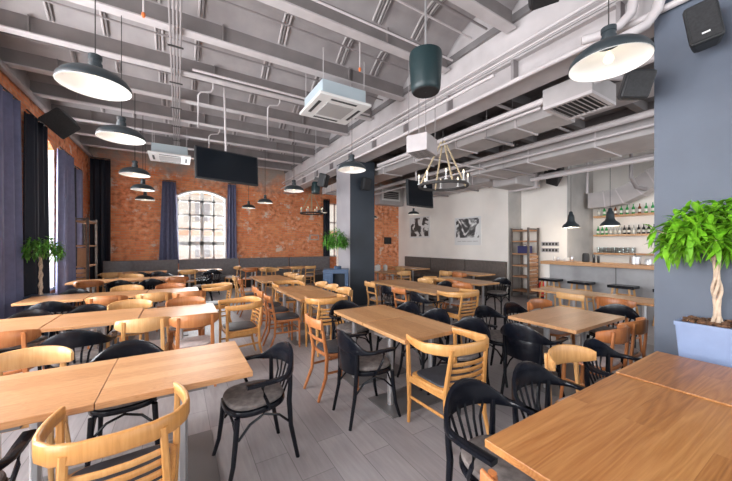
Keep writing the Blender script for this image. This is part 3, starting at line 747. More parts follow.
lp = [(-.60, 3.43, 2.93, .5, 'first pendant lamp from the front in the left line'), (-.61, 4.93, 2.93, .5, 'second pendant lamp in the left line, below a red-tipped fitting'),
      (-.72, 7.5, 2.95, .5, 'third pendant lamp in the left line, before the bricks'), (-.75, 9.48, 2.95, .5, 'fourth pendant lamp in the left line'), (-.86, 11.6, 2.95, .5, 'farthest pendant lamp of the left line'),
      (2.72, 1.01, 2.93, .5, 'big pendant lamp at the upper right with its bulb showing'),
      (2.67, 4.86, 2.93, .5, 'pendant lamp hanging in front of the grey pillar'), (2.52, 7.65, 2.95, .5, 'pendant lamp left of the pillar under the girder'),
      (2.45, 10.39, 2.95, .48, 'pendant lamp far back, right of the hanging television'), (2.27, 12.2, 2.95, .48, 'farthest pendant lamp, just right of the window curtain'),
      (5.20, 12.1, 2.93, .45, 'pendant lamp far back beside the rope chandelier'), (7.6, 9.0, 2.72, .42, 'pendant lamp over the brown sofa between two posters'),
      (6.75, 10.6, 2.66, .42, 'pendant lamp before the narrow brick strip')]
for i, (x, y, z, D, lab) in enumerate(lp):
    t = pendant(D); t.location = (x, y, z); tag(t, 'dark enamel '+lab, 'lamp', 'enamel pendant lamps')
    zt = ceil_z(x, y)
    MB().tube([(0, 0, .27), (0, 0, zt-z)], .004 if y < 6 else .006, 6, up=(0,1,0)).build('cord', 'iron', t)
    l = bpy.data.lights.new('pendant_light', 'POINT'); l.energy = 2.2; l.color = (1, .86, .68); l.shadow_soft_size = .05
    o = bpy.data.objects.new('pendant_light', l); COL.objects.link(o); o.location = (x, y, z+.03)
def bell(x, y, z, lab):
    t = empty('bell_lamp', (x, y, z), 0, lab, 'lamp', 'bell lamps over the bar')
    MB().lathe([(.20, 0), (.198, .02), (.17, .07), (.11, .12), (.085, .17), (.08, .26), (.065, .32), (.045, .35), (.04, .40), (.015, .42)], 28).build('lamp_shade', 'enamel', t, ang=50)
    MB().lathe([(.19, -.004), (.10, -.003), (.01, -.003)], 28, cap=False).build('shade_lining', 'white', t)
    MB().tube([(0, 0, .41), (0, 0, 4.6-z)], .005, 6, up=(0,1,0)).build('cord', 'iron', t)
    l = bpy.data.lights.new('bell_light', 'POINT'); l.energy = 16; l.color = (1, .86, .68); l.shadow_soft_size = .05
    o = bpy.data.objects.new('bell_light', l); COL.objects.link(o); o.location = (x, y, z-.08)
bell(8.7, 4.05, 2.03, 'black bell lamp over the bar, left of two, against the concrete corner'); bell(8.7, 3.20, 2.03, 'black bell lamp over the bar, right of two, before the bottle shelves')

# ------------------------------------------------------------------ rope chandeliers
def chandelier(x, y, z, D, h, lab, zt):
    t = empty('rope_chandelier', (x, y, z), 0, lab, 'chandelier', 'rope chandeliers'); r = D/2
    m = MB(); c = [(r*math.cos(2*PI*i/40), r*math.sin(2*PI*i/40), 0) for i in range(40)]; m.bar(c, .03, .05, closed=True); m.build('ring', 'iron', t)
    for i in range(4):
        a = PI/4+i*PI/2+.35
        MB().tube([(r*math.cos(a), r*math.sin(a), .0), (.04*math.cos(a), .04*math.sin(a), h)], .016, 8, up=(0,1,0)).build('rope', 'rope', t)
    for i in range(8):
        a = i*PI/4+.1
        c = MB().lathe([(.028, .035), (.032, .05), (.014, .055), (.014, .16), (.011, .162)], 12, (r*math.cos(a), r*math.sin(a), 0)).build('candle_socket', 'ac', t)
        MB().lathe([(.012, .162), (.020, .19), (.016, .215), (.003, .24)], 10, (r*math.cos(a), r*math.sin(a), 0)).build('bulb', 'bulb', c)
    MB().tube([(0, 0, h-.04), (0, 0, zt-z)], .012, 8, up=(0,1,0)).build('chain', 'iron', t)
chandelier(4.37, 4.3, 2.72, .92, .85, 'iron ring chandelier on four ropes, right of centre', 4.5)
chandelier(4.62, 11.8, 2.84, .90, .78, 'small-looking rope chandelier far back before the bricks', 4.5)

# ------------------------------------------------------------------ speakers and televisions
t = empty('cylinder_speaker', (2.06, 2.26, 3.08), 0, 'large dark green cylinder speaker hanging on a chain', 'speaker', 'cylinder speakers')
MB().lathe([(.125, .0), (.136, .012), (.143, .05), (.160, .335), (.155, .37), (.11, .39), (.01, .392)], 36).build('body', 'green_black', t, ang=40)
MB().lathe([(.12, -.006), (.128, .0), (.10, -.003), (.01, -.004)], 36, cap=False).build('speaker_grille', 'grille', t)
MB().tube([(0, 0, .38), (0, 0, 1.80)], .011, 6, up=(0,1,0)).build('chain', 'steel', t)
t = empty('cylinder_speaker', (2.98, 7.32, 2.87), 0, 'small dark green cylinder speaker left of the pillar', 'speaker', 'cylinder speakers')
MB().lathe([(.09, 0), (.10, .01), (.105, .05), (.105, .27), (.08, .30), (.01, .30)], 24).build('body', 'green_black', t, ang=40)
MB().tube([(0, 0, .3), (0, 0, 1.7)], .008, 6, up=(0,1,0)).build('chain', 'steel', t)
def box_speaker(loc, rot, w_, h_, d_, lab, grp, taper=.75):
    t = empty('wall_speaker', loc, 0, lab, 'speaker', grp); t.rotation_euler = rot
    a, c = w_/2, w_/2*taper
    MB().hexa([(-a,-d_/2,-h_/2),(a,-d_/2,-h_/2),(c,d_/2,-h_/2),(-c,d_/2,-h_/2),(-a,-d_/2,h_/2),(a,-d_/2,h_/2),(c,d_/2,h_/2),(-c,d_/2,h_/2)]).build('body', 'plastic', t, smooth=False, bevel=.03)
    MB().box(-a+.02, a-.02, -d_/2-.006, -d_/2+.01, -h_/2+.02, h_/2-.02).build('speaker_grille', 'grille', t, smooth=False, bevel=.004)
    MB().box(-.03, .03, d_/2-.01, d_/2+.12, -.04, .04).build('bracket', 'iron', t, smooth=False)
    return t
t = box_speaker((3.54, .69, 3.32), (0, R(-8), -PI/2+.22), .20, .33, .18, 'black speaker mounted on the blue-grey pillar face', 'box speakers')
MB().box(-.022, .022, -.102, -.094, -.105, -.093).build('emblem', 'white', t, smooth=False)
box_speaker((-2.0, 8.4, 4.02), (R(35), R(38), R(35)), .50, .40, .30, 'black speaker angled high on the left wall above the curtains', 'box speakers', .55)
box_speaker((2.82, 6.5, 3.05), (R(15), 0, R(35)), .20, .30, .2, 'small black speaker left of the dark pillar top', 'box speakers')
box_speaker((4.12, 6.78, 3.15), (R(15), 0, R(5)), .24, .32, .2, 'small black speaker on the front of the dark pillar', 'box speakers')
box_speaker((3.49, 1.10, 3.02), (R(20), R(10), -.9), .22, .24, .2, 'black speaker half hidden by the blue-grey pillar', 'box speakers')
box_speaker((2.52, 1.36, 3.66), (R(85), R(0), R(35)), .24, .24, .16, 'black speaker cut by the top edge above the big lamp', 'box speakers', .9)
box_speaker((8.9, 4.55, 3.55), (R(20), R(38), .5), .50, .50, .3, 'black speaker hanging under ducts above the bar corner', 'box speakers')
def tv(p0, p1, z0, z1, tilt, lab, zt):
    v0, v1 = Vector((*p0, 0)), Vector((*p1, 0)); L = (v1-v0).length; mid = (v0+v1)/2
    t = empty('hanging_television', (mid.x, mid.y, (z0+z1)/2), math.atan2(v1.y-v0.y, v1.x-v0.x), lab, 'television', 'hanging televisions')
    t.rotation_euler.x = tilt; h = (z1-z0)/2
    MB().box(-L/2, L/2, -.02, .05, -h, h).build('tv_body', 'plastic', t, smooth=False, bevel=.008)
    MB().box(-L/2+.025, L/2-.025, -.024, -.019, -h+.03, h-.025).build('tv_panel', 'screen', t, smooth=False)
    MB().box(-.15, .15, .05, .09, -.15, .15).build('bracket', 'iron', t, smooth=False)
    MB().tube([(0, .12, .0), (0, .12, zt-(z0+z1)/2)], .02, 8, up=(0,1,0)).build('ceiling_pole', 'pipe', t)
tv((.27, 6.5), (1.44, 6.76), 2.82, 3.43, R(-4), 'large dark television hanging before the brick wall', 4.95)
tv((4.87, 6.0), (5.85, 6.15), 2.56, 3.22, R(-3), 'dark television hanging near the white wall, right of the pillar', 4.6)

# ------------------------------------------------------------------ air conditioning
def cassette(x0, x1, y0, y1, z, lab, rz=0):
    cx_, cy_ = (x0+x1)/2, (y0+y1)/2; a, c = (x1-x0)/2, (y1-y0)/2
    t = empty('ceiling_air_conditioner', (cx_, cy_, z), rz, lab, 'air conditioner', 'ceiling air conditioners')
    MB().box(-a, a, -c, c, 0, .05).build('panel', 'ac', t, smooth=False, bevel=.015)
    MB().box(-a*.84, a*.84, -c*.84, c*.84, .05, .28).build('housing', 'foam', t, smooth=False)
    MB().box(-a*.52, a*.52, -c*.52, c*.52, -.012, .0).build('intake_grille', 'ac_grille', t, smooth=False, bevel=.004)
    for sx, sy in ((0, 1), (0, -1), (1, 0), (-1, 0)):
        if sx: b_ = (sx*a*.78-.025, sx*a*.78+.025, -c*.5, c*.5)
        else: b_ = (-a*.5, a*.5, sy*c*.78-.025, sy*c*.78+.025)
        MB().box(*b_, -.004, .002).build('air_outlet', 'ac_slot', t, smooth=False)
    for sx in (-1, 1):
        for sy in (-1, 1): MB().tube([(sx*a*.8, sy*c*.8, .3), (sx*a*.8, sy*c*.8, 4.7-z)], .006, 6, up=(0,1,0)).build('hanger_rod', 'pipe', t)
cassette(1.86, 2.80, 4.40, 5.36, 3.92, 'white square ceiling air conditioner near the centre, pale blue housing')
cassette(-.66, .30, 9.5, 10.45, 3.92, 'white ceiling air conditioner left of the hanging television')
t = empty('wall_air_conditioner', (8.0, 11.1, 3.4), 0, 'boxy air unit with white-framed grille right of the pillar', 'air conditioner')
MB().box(-.66, .62, -.2, .2, -.1, .75).build('housing', 'duct', t, smooth=False, bevel=.02)
f = MB(); f.box(-.55, .42, -.225, -.2, .48, .56); f.box(-.55, .42, -.225, -.2, .08, .16); f.box(-.55, -.47, -.225, -.2, .16, .48); f.box(.34, .42, -.225, -.2, .16, .48); f.build('grille_frame', 'ac', t, smooth=False)
MB().box(-.47, .34, -.21, -.2, .16, .48).build('intake_grille', 'ac_slot', t, smooth=False)
for z in (.22, .30, .38): MB().box(-.47, .34, -.222, -.21, z, z+.03).build('slat', 'ac_grille', t, smooth=False)
t = empty('junction_unit', (3.45, 3.75, 3.06), R(25), 'white box unit with slotted underside left of the rope chandelier', 'air unit')
MB().box(-.25, .2, -.1, .25, .0, .27).build('housing', 'paint_lit', t, smooth=False, bevel=.01)
for sx, sy in ((-.22, -.07), (.17, -.07), (-.22, .22), (.17, .22)): MB().tube([(sx, sy, .26), (sx, sy, 1.8)], .006, 6, up=(0,1,0)).build('hanger_rod', 'conduit', t)
for i in range(7): MB().box(-.22+.06*i, -.20+.06*i, -.08, .23, -.004, 0).build('slot', 'ac_slot', t, smooth=False)

# ------------------------------------------------------------------ ducts and pipes
def thing(mb, name, mat, lab, cat, grp=None, **kw): return tag(mb.build(name, mat, **kw), lab, cat, grp)
def duct(x0, x1, z0, z1, y0, y1, lab, grp='rectangular ducts on the right'):
    t = empty('air_duct', (0, 0, 0), 0, lab, 'duct', grp)
    MB().box(x0, x1, y0, y1, z0, z1).build('duct_body', 'duct', t, smooth=False, bevel=.01)
    y = y0+.6
    while y < y1:
        MB().box(x0-.02, x1+.02, y-.012, y+.012, z0-.02, z1+.02).build('duct_flange', 'pipe', t, smooth=False); y += 1.25
    for y in (y0+1.1, y1-1.0):
        MB().box(x0-.10, x1+.10, y-.02, y+.02, z0-.06, z0-.021).build('hanger_bar', 'conduit', t, smooth=False)
        for x in (x0-.07, x1+.07): MB().tube([(x, y, z0-.03), (x, y, 4.6)], .007, 6, up=(0,1,0)).build('hanger_rod', 'conduit', t)
    return t
duct(4.65, 5.25, 3.48, 3.72, 2.38, 10.8, 'flat duct nearest the girder, ending at the slatted vent')
duct(6.45, 7.55, 3.36, 3.72, -.5, 5.4, 'wide duct running to the grey pillar above the bar side')
duct(7.7, 8.5, 3.42, 3.95, 5.75, 9.2, 'wide duct along the white wall above the posters')
duct(5.56, 6.0, 3.78, 4.0, -.5, 10.8, 'upper flat duct between the two lower ones')
t = empty('slatted_vent', (4.68, 2.08, 3.48), 0, 'square slatted vent hanging behind the big lamp', 'vent')
MB().box(-.34, .34, -.30, .30, .02, .26).build('plenum', 'duct', t, smooth=False)
for a in ((-.34, .34, -.30, -.25), (-.34, .34, .25, .30), (-.34, -.29, -.25, .25), (.29, .34, -.25, .25)): MB().box(*a, -.02, .02).build('vent_frame', 'pipe', t, smooth=False)
MB().box(-.29, .29, -.25, .25, .0, .018).build('vent_back', 'ac_slot', t, smooth=False)
for i in range(8):
    y = -.22+i*.063; MB().hexa([(-.29,y-.012,-.018),(.29,y-.012,-.018),(.29,y,-.018),(-.29,y,-.018),(-.29,y+.012,.0),(.29,y+.012,.0),(.29,y+.024,.0),(-.29,y+.024,.0)]).build('slat', 'duct', t, smooth=False)
t = empty('curved_duct', (0, 0, 0), 0, 'duct with an S-bend crossing above the bottle shelves', 'duct')
sec = [(-.19, -.22), (.19, -.22), (.19, .22), (-.19, .22)]
path = [(10.4, 4.3, 2.86), (10.4, 3.9, 2.86), (10.4, 3.55, 2.9), (10.4, 3.2, 3.06), (10.4, 2.9, 3.28), (10.4, 2.6, 3.42), (10.4, 2.0, 3.5), (10.4, -.5, 3.5)]
MB().sweep(path, sec).build('duct_body', 'duct', t, ang=25)
for p, q in zip(path[1:6], path[2:7]):
    a, b2 = Vector(p), Vector(q); d = (b2-a).normalized()*.012
    MB().sweep([a-d, a+d], [(x*1.08, y*1.08) for x, y in sec]).build('duct_flange', 'pipe', t, smooth=False)
t = empty('square_duct', (0, 0, 0), 0, 'big square duct end by the white wall corner', 'duct')
MB().box(7.75, 8.93, 4.95, 5.7, 3.22, 3.72).build('duct_body', 'duct', t, smooth=False, bevel=.04)
MB().box(8.6, 8.66, 4.9, 5.75, 3.17, 3.77).build('duct_flange', 'pipe', t, smooth=False)
MB().tube([(9.1, 5.3, 3.4), (9.1, 5.3, 4.59)], .18, 20, up=(0,1,0)).build('riser', 'dark_ceiling', t)
def pipe(pts, r, lab, mat='pipe', grp='ceiling pipes'):
    thing(MB().tube(pts, r, 10), 'ceiling_pipe', mat, lab, 'pipe', grp, ang=60)
pipe([(3.74, -.8, 4.16), (3.74, 12.9, 4.16)], .022, 'thin pale pipe running high along the girder face')
pipe([(3.66, -.5, 4.02), (3.66, 12.5, 4.02)], .014, 'very thin pipe along the girder face, below the high pipe')
pipe([(3.58, 2.6, 3.84), (3.58, 12.5, 3.84)], .024, 'pale pipe standing off the girder face, left of the others')
pipe([(-2.2, 3.35, 4.42), (3.6, 3.35, 4.42)], .014, 'thin pipe crossing under the beams before the central air conditioner')
pipe([(.2, 5.75, 4.44), (3.6, 5.75, 4.44)], .02, 'thin pipe crossing under the beams behind the central air conditioner')
pipe([(3.70, .2, 3.70), (3.70, 6.85, 3.70)], .03, 'pale pipe tight under the girder edge')
pipe([(4.4, -.8, 3.62), (4.4, 6.6, 3.62)], .045, 'pipe right of the girder, ending before the pillar')
pipe([(4.32, 2.4, 3.50), (4.32, 6.6, 3.50)], .02, 'slim conduit right of the girder')
pipe([(6.1, -.5, 3.58), (6.1, 10.9, 3.58)], .055, 'fat pale pipe beside the wide duct')
pipe([(6.28, -.5, 3.45), (6.28, 10.9, 3.45)], .025, 'slim pale pipe beside the fat one')
pipe([(8.0, -.5, 3.3), (8.0, 4.7, 3.3)], .05, 'pipe above the bar counter line')
pipe([(8.4, -.5, 3.45), (8.4, 4.7, 3.45)], .04, 'higher pipe above the bar counter line')
pipe([(9.3, 3.0, 4.3), (9.3, 3.0, 3.2), (9.6, 3.0, 3.0), (10.3, 3.0, 3.0)], .045, 'bent pipe above the bar shelves', 'conduit')
pipe([(4.05, 5.6, 3.95), (8.6, 5.6, 3.95)], .03, 'crossing pipe above the ducts, before the dark pillar')
pipe([(4.05, 3.1, 3.82), (7.5, 3.1, 3.82)], .025, 'crossing pipe above the ducts near the slatted vent')
pipe([(4.05, 4.9, 3.42), (6.4, 4.9, 3.42)], .022, 'low crossing conduit beside the rope chandelier')
pipe([(5.0, -.5, 4.3), (5.0, 10.9, 4.3)], .06, 'dark high pipe in the gap right of the girder', 'conduit')
pipe([(9.7, 4.1, 4.4), (9.7, 4.1, 3.0)], .03, 'vertical pipe near the concrete bar corner')
# two insulated pipes bending beside the pillar
for k, (lab) in enumerate(('white insulated pipe bending by the pillar top, nearer one', 'white insulated pipe bending by the pillar top, farther one')):
    pts = [[(3.38, 1.48, 3.59), (3.45, 1.36, 3.60), (3.56, 1.24, 3.66), (3.62, 1.17, 3.76), (3.64, 1.15, 3.92), (3.64, 1.15, 4.74)], [(3.38, 1.34, 3.45), (3.46, 1.20, 3.48), (3.58, 1.05, 3.56), (3.635, .99, 3.68), (3.65, .96, 3.84), (3.65, .96, 4.74)]][k]
    thing(MB().tube(pts, .042, 14), 'insulated_pipe', 'pipe', lab, 'pipe', 'insulated pipes', ang=60)
thing(MB().tube([(3.5, 1.62, 3.35), (4.3, 1.20, 3.35)], .03, 10), 'ceiling_pipe', 'pipe', 'thin pipe crossing just left of the blue-grey pillar', 'pipe', 'ceiling pipes')
# long conduits across the vault bays
names = ['first', 'second', 'third', 'fourth', 'fifth', 'sixth', 'seventh', 'eighth', 'ninth', 'tenth', 'eleventh']
for k, y in enumerate(BY[3:13]):
    ya = y+.35; yb = y+.62
    t = empty('conduit_run', (0, 0, 0), 0, 'pair of thin conduits along the %s vault bay from the front' % names[k], 'conduit', 'conduit runs along the vault bays')
    MB().tube([(-2.4, ya, 4.70), (3.8, ya, 4.70)], .016, 6).build('conduit', 'conduit', t)
    MB().tube([(-2.4, yb, 4.72), (3.8, yb, 4.72)], .014, 6).build('conduit', 'pipe' if k % 4 == 2 else 'conduit', t)
for j, (x, n_, lab) in enumerate([(-1.55, 2, 'strap of conduits arching over the vaults near the left wall'), (-.95, 2, 'strap of conduits arching over the vaults above the left lamps'), (-.30, 3, 'strap of conduits arching over the vaults left of the long tray'), (.25, 2, 'strap of conduits arching over the vaults right of the long tray'), (1.35, 3, 'strap of conduits arching over the vaults left of the central air conditioner'), (2.35, 4, 'strap of conduits arching over the vaults near the cylinder speaker'), (3.05, 4, 'strap of conduits arching over the vaults beside the girder')]):
    t = empty('conduit_strap', (0, 0, 0), 0, lab, 'conduit', 'conduit straps over the vaults')
    for q in range(n_):
        m = MB(); xx = x+q*.046
        for y0, y1 in zip(BY[3:12], BY[4:13]):
            m.tube([(xx, y0+(y1-y0)*(.04+.92*i/10), 4.715+.30*math.sin(PI*(.04+.92*i/10))) for i in range(11)], .017, 6)
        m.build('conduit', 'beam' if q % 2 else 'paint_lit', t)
t = empty('cable_tray', (0, 0, 0), 0, 'long cable tray running under the beams away from us, left of centre', 'cable tray')
for q in range(4): MB().tube([(-.09+q*.04, 1.2, 4.455), (-.09+q*.04, 12.9, 4.455)], .013, 6).build('conduit', 'conduit', t)
for y in BY[4:13]: MB().box(-.13, .07, y+.3, y+.33, 4.43, 4.443).build('tray_clip', 'iron', t, smooth=False)
for k, (x, y) in enumerate([(.55, 6.3), (1.75, 6.2), (.9, 8.6)]):
    t = thing(MB().tube([(x, y, ceil_z(x, y)), (x, y, 4.45), (x-.04, y, 4.38), (x-.2, y, 4.34), (x-.24, y, 4.28), (x-.24, y, 3.7)], .014, 8), 'bent_conduit', 'pipe',
        ['pale bent conduit dropping left of the hanging television', 'pale bent conduit dropping right of the hanging television', 'pale bent conduit dropping behind the television'][k], 'conduit', 'dropping conduits', ang=60)
# sprinklers with red tip
for k, (x, y) in enumerate([(-.35, 4.5), (2.42, 4.15)]):
    t = empty('sprinkler', (x, y, 4.32), 0, ['small red-tipped sprinkler above the second left lamp', 'small red-tipped sprinkler right of the central air conditioner'][k], 'sprinkler', 'sprinklers')
    MB().tube([(0, 0, .02), (0, 0, ceil_z(x, y)-4.32)], .01, 6, up=(0,1,0)).build('stem', 'pipe', t)
    MB().lathe([(.012, -.03), (.02, -.01), (.02, .02), (.012, .03)], 10).build('bulb', plain('sprinkler_orange', (.8, .2, .05), .4), t)

# ------------------------------------------------------------------ plants
def leaf_mesh(mb, p, d, L, W, droop=.25, up=Vector((0, 0, 1))):
    d = d.normalized(); side = d.cross(up)
    if side.length < .05: side = Vector((1, 0, 0))
    side.normalize(); nn = side.cross(d); ks = [(0, .05), (.25, .65), (.5, 1), (.75, .75), (1, .02)]; vs = []
    for k, wd in ks:
        c = p+d*(L*k)-Vector((0, 0, 1))*(droop*L*k*k); e = side*(W*wd*.5); cr = nn*(W*.12*wd)
        vs += [tuple(c-e+cr), tuple(c-cr*.5), tuple(c+e+cr)]
    fs = []
    for j in range(4): a = j*3; fs += [(a, a+1, a+4, a+3), (a+1, a+2, a+5, a+4)]
    mb.add(vs, fs)
def crown(center, rx, rz_, n, L, W, seed, down=.3, cut=-.3, xmax=99, xmin=-99):
    rd = random.Random(seed); mb = MB(); c = Vector(center); tips = []
    for i in range(n):
        while True:
            v = Vector((rd.gauss(0, 1), rd.gauss(0, 1), rd.gauss(.15, .8))).normalized()
            if v.z > cut: break
        k = rd.uniform(.45, 1.0); p = c+Vector((v.x*rx*k, v.y*rx*k, v.z*rz_*k)); p.x = max(xmin+.03, min(p.x, xmax-.03)); tips.append(p)
        m = rd.randint(5, 7); ax = (v+Vector((0, 0, -down))).normalized(); a0 = rd.random()*6
        s1 = ax.orthogonal().normalized(); s2 = ax.cross(s1)
        for q in range(m):
            a = a0+2*PI*q/m; d = ax*rd.uniform(.35, .7)+(s1*math.cos(a)+s2*math.sin(a))
            if not xmin < (p+d*L).x < xmax: continue
            leaf_mesh(mb, p, d, L*rd.uniform(.75, 1.15), W*rd.uniform(.8, 1.15), rd.uniform(.2, .55))
    return mb, tips
def braid(base, top, r, n=3, turns=1.6, rr=.02):
    out = []
    for k in range(n):
        pts = []
        for i in range(25):
            u = i/24; a = 2*PI*(u*turns+k/n); w_ = r*(.68+.32*math.cos(u*2*PI*turns*2))
            p = Vector(base).lerp(Vector(top), u); pts.append((p.x+w_*math.cos(a), p.y+w_*math.sin(a), p.z))
        out.append(MB().tube(pts, rr, 8, up=(0,1,0), sc=[1.25-.45*i/24 for i in range(25)]))
    return out
# near tree in the tapering blue planter beside the pillar
t = empty('potted_tree', (3.57, .62, 0), 0, 'bright green braided tree in a tapering blue-grey planter by the pillar', 'plant')
m = MB(); a, c = .155, .17
X0, X1, Y0, Y1 = -.17, .16, -.65, .20
m.hexa([(X0+.05,Y0+.03,0),(X1-.03,Y0+.03,0),(X1-.03,Y1-.07,0),(X0+.05,Y1-.07,0),(X0,Y0,.97),(X1,Y0,.97),(X1,Y1,.97),(X0,Y1,.97)]); m.build('planter', 'planter', t, smooth=False, bevel=.008)
rim = MB(); 
for q in ((X0-.004, X1+.004, Y1-.02, Y1+.004), (X0-.004, X0+.02, Y0+.02, Y1-.02), (X1-.02, X1+.004, Y0+.02, Y1-.02), (X0-.004, X1+.004, Y0-.004, Y0+.02)): rim.box(*q, .955, .985)
rim.build('planter_rim', 'planter', t, smooth=False)
soil = MB(); rd = random.Random(3)
for i in range(420):
    x = rd.uniform(X0+.03, X1-.03); y = rd.uniform(Y0+.03, Y1-.03); s = rd.uniform(.008, .018); z = .975+rd.uniform(0, .022); an = rd.random()*3
    soil.m = Matrix.Translation((x, y, z)) @ Matrix.Rotation(an, 4, 'Z') @ Matrix.Rotation(rd.uniform(-.6, .6), 4, 'X'); soil.box(-s, s, -s*.6, s*.6, -s*.4, s*.4)
soil.build('bark_mulch', 'soil', t, smooth=False)
for mb in braid((.0, .0, .96), (-.02, .0, 1.52), .024, 4, 1.0, .0105): mb.build('trunk', 'bark', t, ang=60)
mb, tips = crown((-.06, -.02, 1.66), .36, .25, 200, .14, .044, 5, .35, -.45, .17); mb.build('foliage', 'leaf', t, ang=70)
br = MB()
for p in tips[:40]: br.tube([(-.02, 0, 1.48), tuple(Vector((-.02, 0, 1.5)).lerp(p, .5)+Vector((0, 0, .03))), tuple(p)], .005, 5)
br.build('branch', 'bark', t)
# tree before the left curtains
t = empty('potted_tree', (-2.02, 7.45, 0), 0, 'dark green braided tree standing before the left curtains', 'plant')
MB().hexa([(-.13,-.15,0),(.13,-.15,0),(.13,.15,0),(-.13,.15,0),(-.16,-.18,.72),(.16,-.18,.72),(.16,.18,.72),(-.16,.18,.72)]).build('planter', 'bluebox', t, smooth=False)
for mb in braid((0, 0, .7), (0, 0, 1.42), .022, 3, 2, .013): mb.build('trunk', 'bark', t, ang=60)
mb, tips = crown((.06, -.05, 1.50), .27, .24, 62, .12, .030, 11, .5, -.5, 99, -.2); mb.build('foliage', 'leaf_dark', t, ang=70)
# tree on the blue cabinet at the pillar
t = empty('cabinet_plant', (3.30, 6.72, 0), 0, 'green arching plant beside the pillar above the blue box', 'plant')
mb, tips = crown((-.08, -.05, 1.70), .28, .24, 90, .15, .028, 21, .7, -.6, .42); mb.build('foliage', 'leaf_dark', t, ang=70)
MB().tube([(0, 0, 1.05), (0, 0, 1.7)], .012, 6, up=(0,1,0)).build('stem', 'bark', t)
MB().lathe([(.08, 1.0), (.09, 1.06), (.07, 1.07), (.01, 1.06)], 12).build('pot', 'bluebox', t)
t = empty('blue_cabinet', (3.30, 6.72, 0), R(-30), 'blue box-shaped planter stand at the left foot of the pillar', 'cabinet')
b = MB(); b.box(-.33, .26, -.2, .2, .0, .12); b.box(-.33, .26, -.2, .2, .9, 1.0); b.box(-.33, -.10, -.2, .2, .12, .9); b.box(.18, .26, -.2, .2, .12, .9); b.box(-.10, .18, .1, .2, .12, .9)
b.build('body', 'bluebox', t, smooth=False, bevel=.006)
MB().box(-.08, .16, .05, .1, .14, .88).build('recess_back', 'pillar_dark', t, smooth=False)

# ------------------------------------------------------------------ wooden racks
def rack(x0, x1, y0, y1, h, shelves, lab, mat='grey_wood', crate=None):
    t = empty('wooden_rack', ((x0+x1)/2, (y0+y1)/2, 0), 0, lab, 'shelf', None); a, c = (x1-x0)/2, (y1-y0)/2
    for sx in (-1, 1):
        for sy in (-1, 1): MB().box(sx*a-.025, sx*a+.025, sy*c-.025, sy*c+.025, 0, h).build('post', mat, t, smooth=False, bevel=.003)
    for z in shelves: MB().box(-a+.0, a-.0, -c+.026, c-.026, z-.02, z+.02).build('shelf', 'rust_wood', t, smooth=False)
    for s in (-1, 1):
        MB().box(-a+.026, a-.026, s*c-.012, s*c+.012, h-.06, h-.02).build('rail', mat, t, smooth=False); MB().box(-a+.026, a-.026, s*c-.012, s*c+.012, .12, .16).build('rail', mat, t, smooth=False)
    if crate:
        for k in range(int((crate[1]-crate[0])/.11)):
            z = crate[0]+k*.11
            MB().box(-a+.027, a-.027, -c-.022, -c-.004, z, z+.09).build('crate_board', 'rust_wood', t, smooth=False)
    return t
rack(8.72, 9.22, 5.2, 5.72, 2.08, (.2, .62, .95, 1.30, 1.68, 2.0), 'grey wooden rack with brown boards against the white wall', crate=(.18, 1.28))
rack(-2.29, -2.03, 10.75, 11.75, 2.30, (.3, 1.0, 1.55, 2.2), 'grey wooden rack standing against the left curtains', crate=(.3, 1.0))
thing(MB().box(-2.26, -2.08, 10.85, 10.9, 1.02, 1.5), 'leaning_board', 'rust_wood', 'pale plank leaning inside the left rack', 'board', smooth=False)
t = empty('dark_case', (8.9, 5.42, 1.322), .0, 'dark blue case on the rack by the white wall', 'case')
MB().box(-.12, .12, -.16, .16, 0, .22).build('body', plain('case_blue', (.03, .03, .12), .5), t, smooth=False, bevel=.015)
MB().tube([(0, -.05, .22), (0, -.05, .26), (0, .05, .26), (0, .05, .22)], .008, 6, up=(1,0,0)).build('handle', 'iron', t)
t = empty('fire_extinguisher', (9.22, 5.08, 0.0), 0, 'red fire extinguisher on the floor beside the wooden rack', 'fire extinguisher')
MB().lathe([(.075, .04), (.085, .06), (.085, .40), (.06, .47), (.03, .49)], 20).build('cylinder_body', 'red', t); MB().lathe([(.03, .49), (.03, .53), (.015, .56)], 12).build('valve', 'plastic', t)
MB().box(-.05, .05, -.012, .012, .55, .575).build('handle', 'plastic', t, smooth=False); MB().tube([(.03, 0, .52), (.10, 0, .48), (.11, 0, .35), (.10, 0, .2)], .009, 6, up=(0,1,0)).build('hose', 'plastic', t)
MB().lathe([(.08, 0), (.08, .04)], 16).build('foot_ring', 'plastic', t)
for k, z in enumerate((1.60, 1.42)):
    t = empty('switch_panel', (9.33, 4.92, z), 0, ['upper grey switch strip', 'lower grey switch strip'][k]+' on the white wall left of the bar', 'switch panel', 'switch panels')
    MB().box(-.02, .01, -.26, .22, -.06, .06).build('plate', 'ac_grille', t, smooth=False)
    for q in range(5): MB().box(-.026, -.02, -.23+q*.09, -.17+q*.09, -.035, .035).build('switch', 'iron', t, smooth=False)

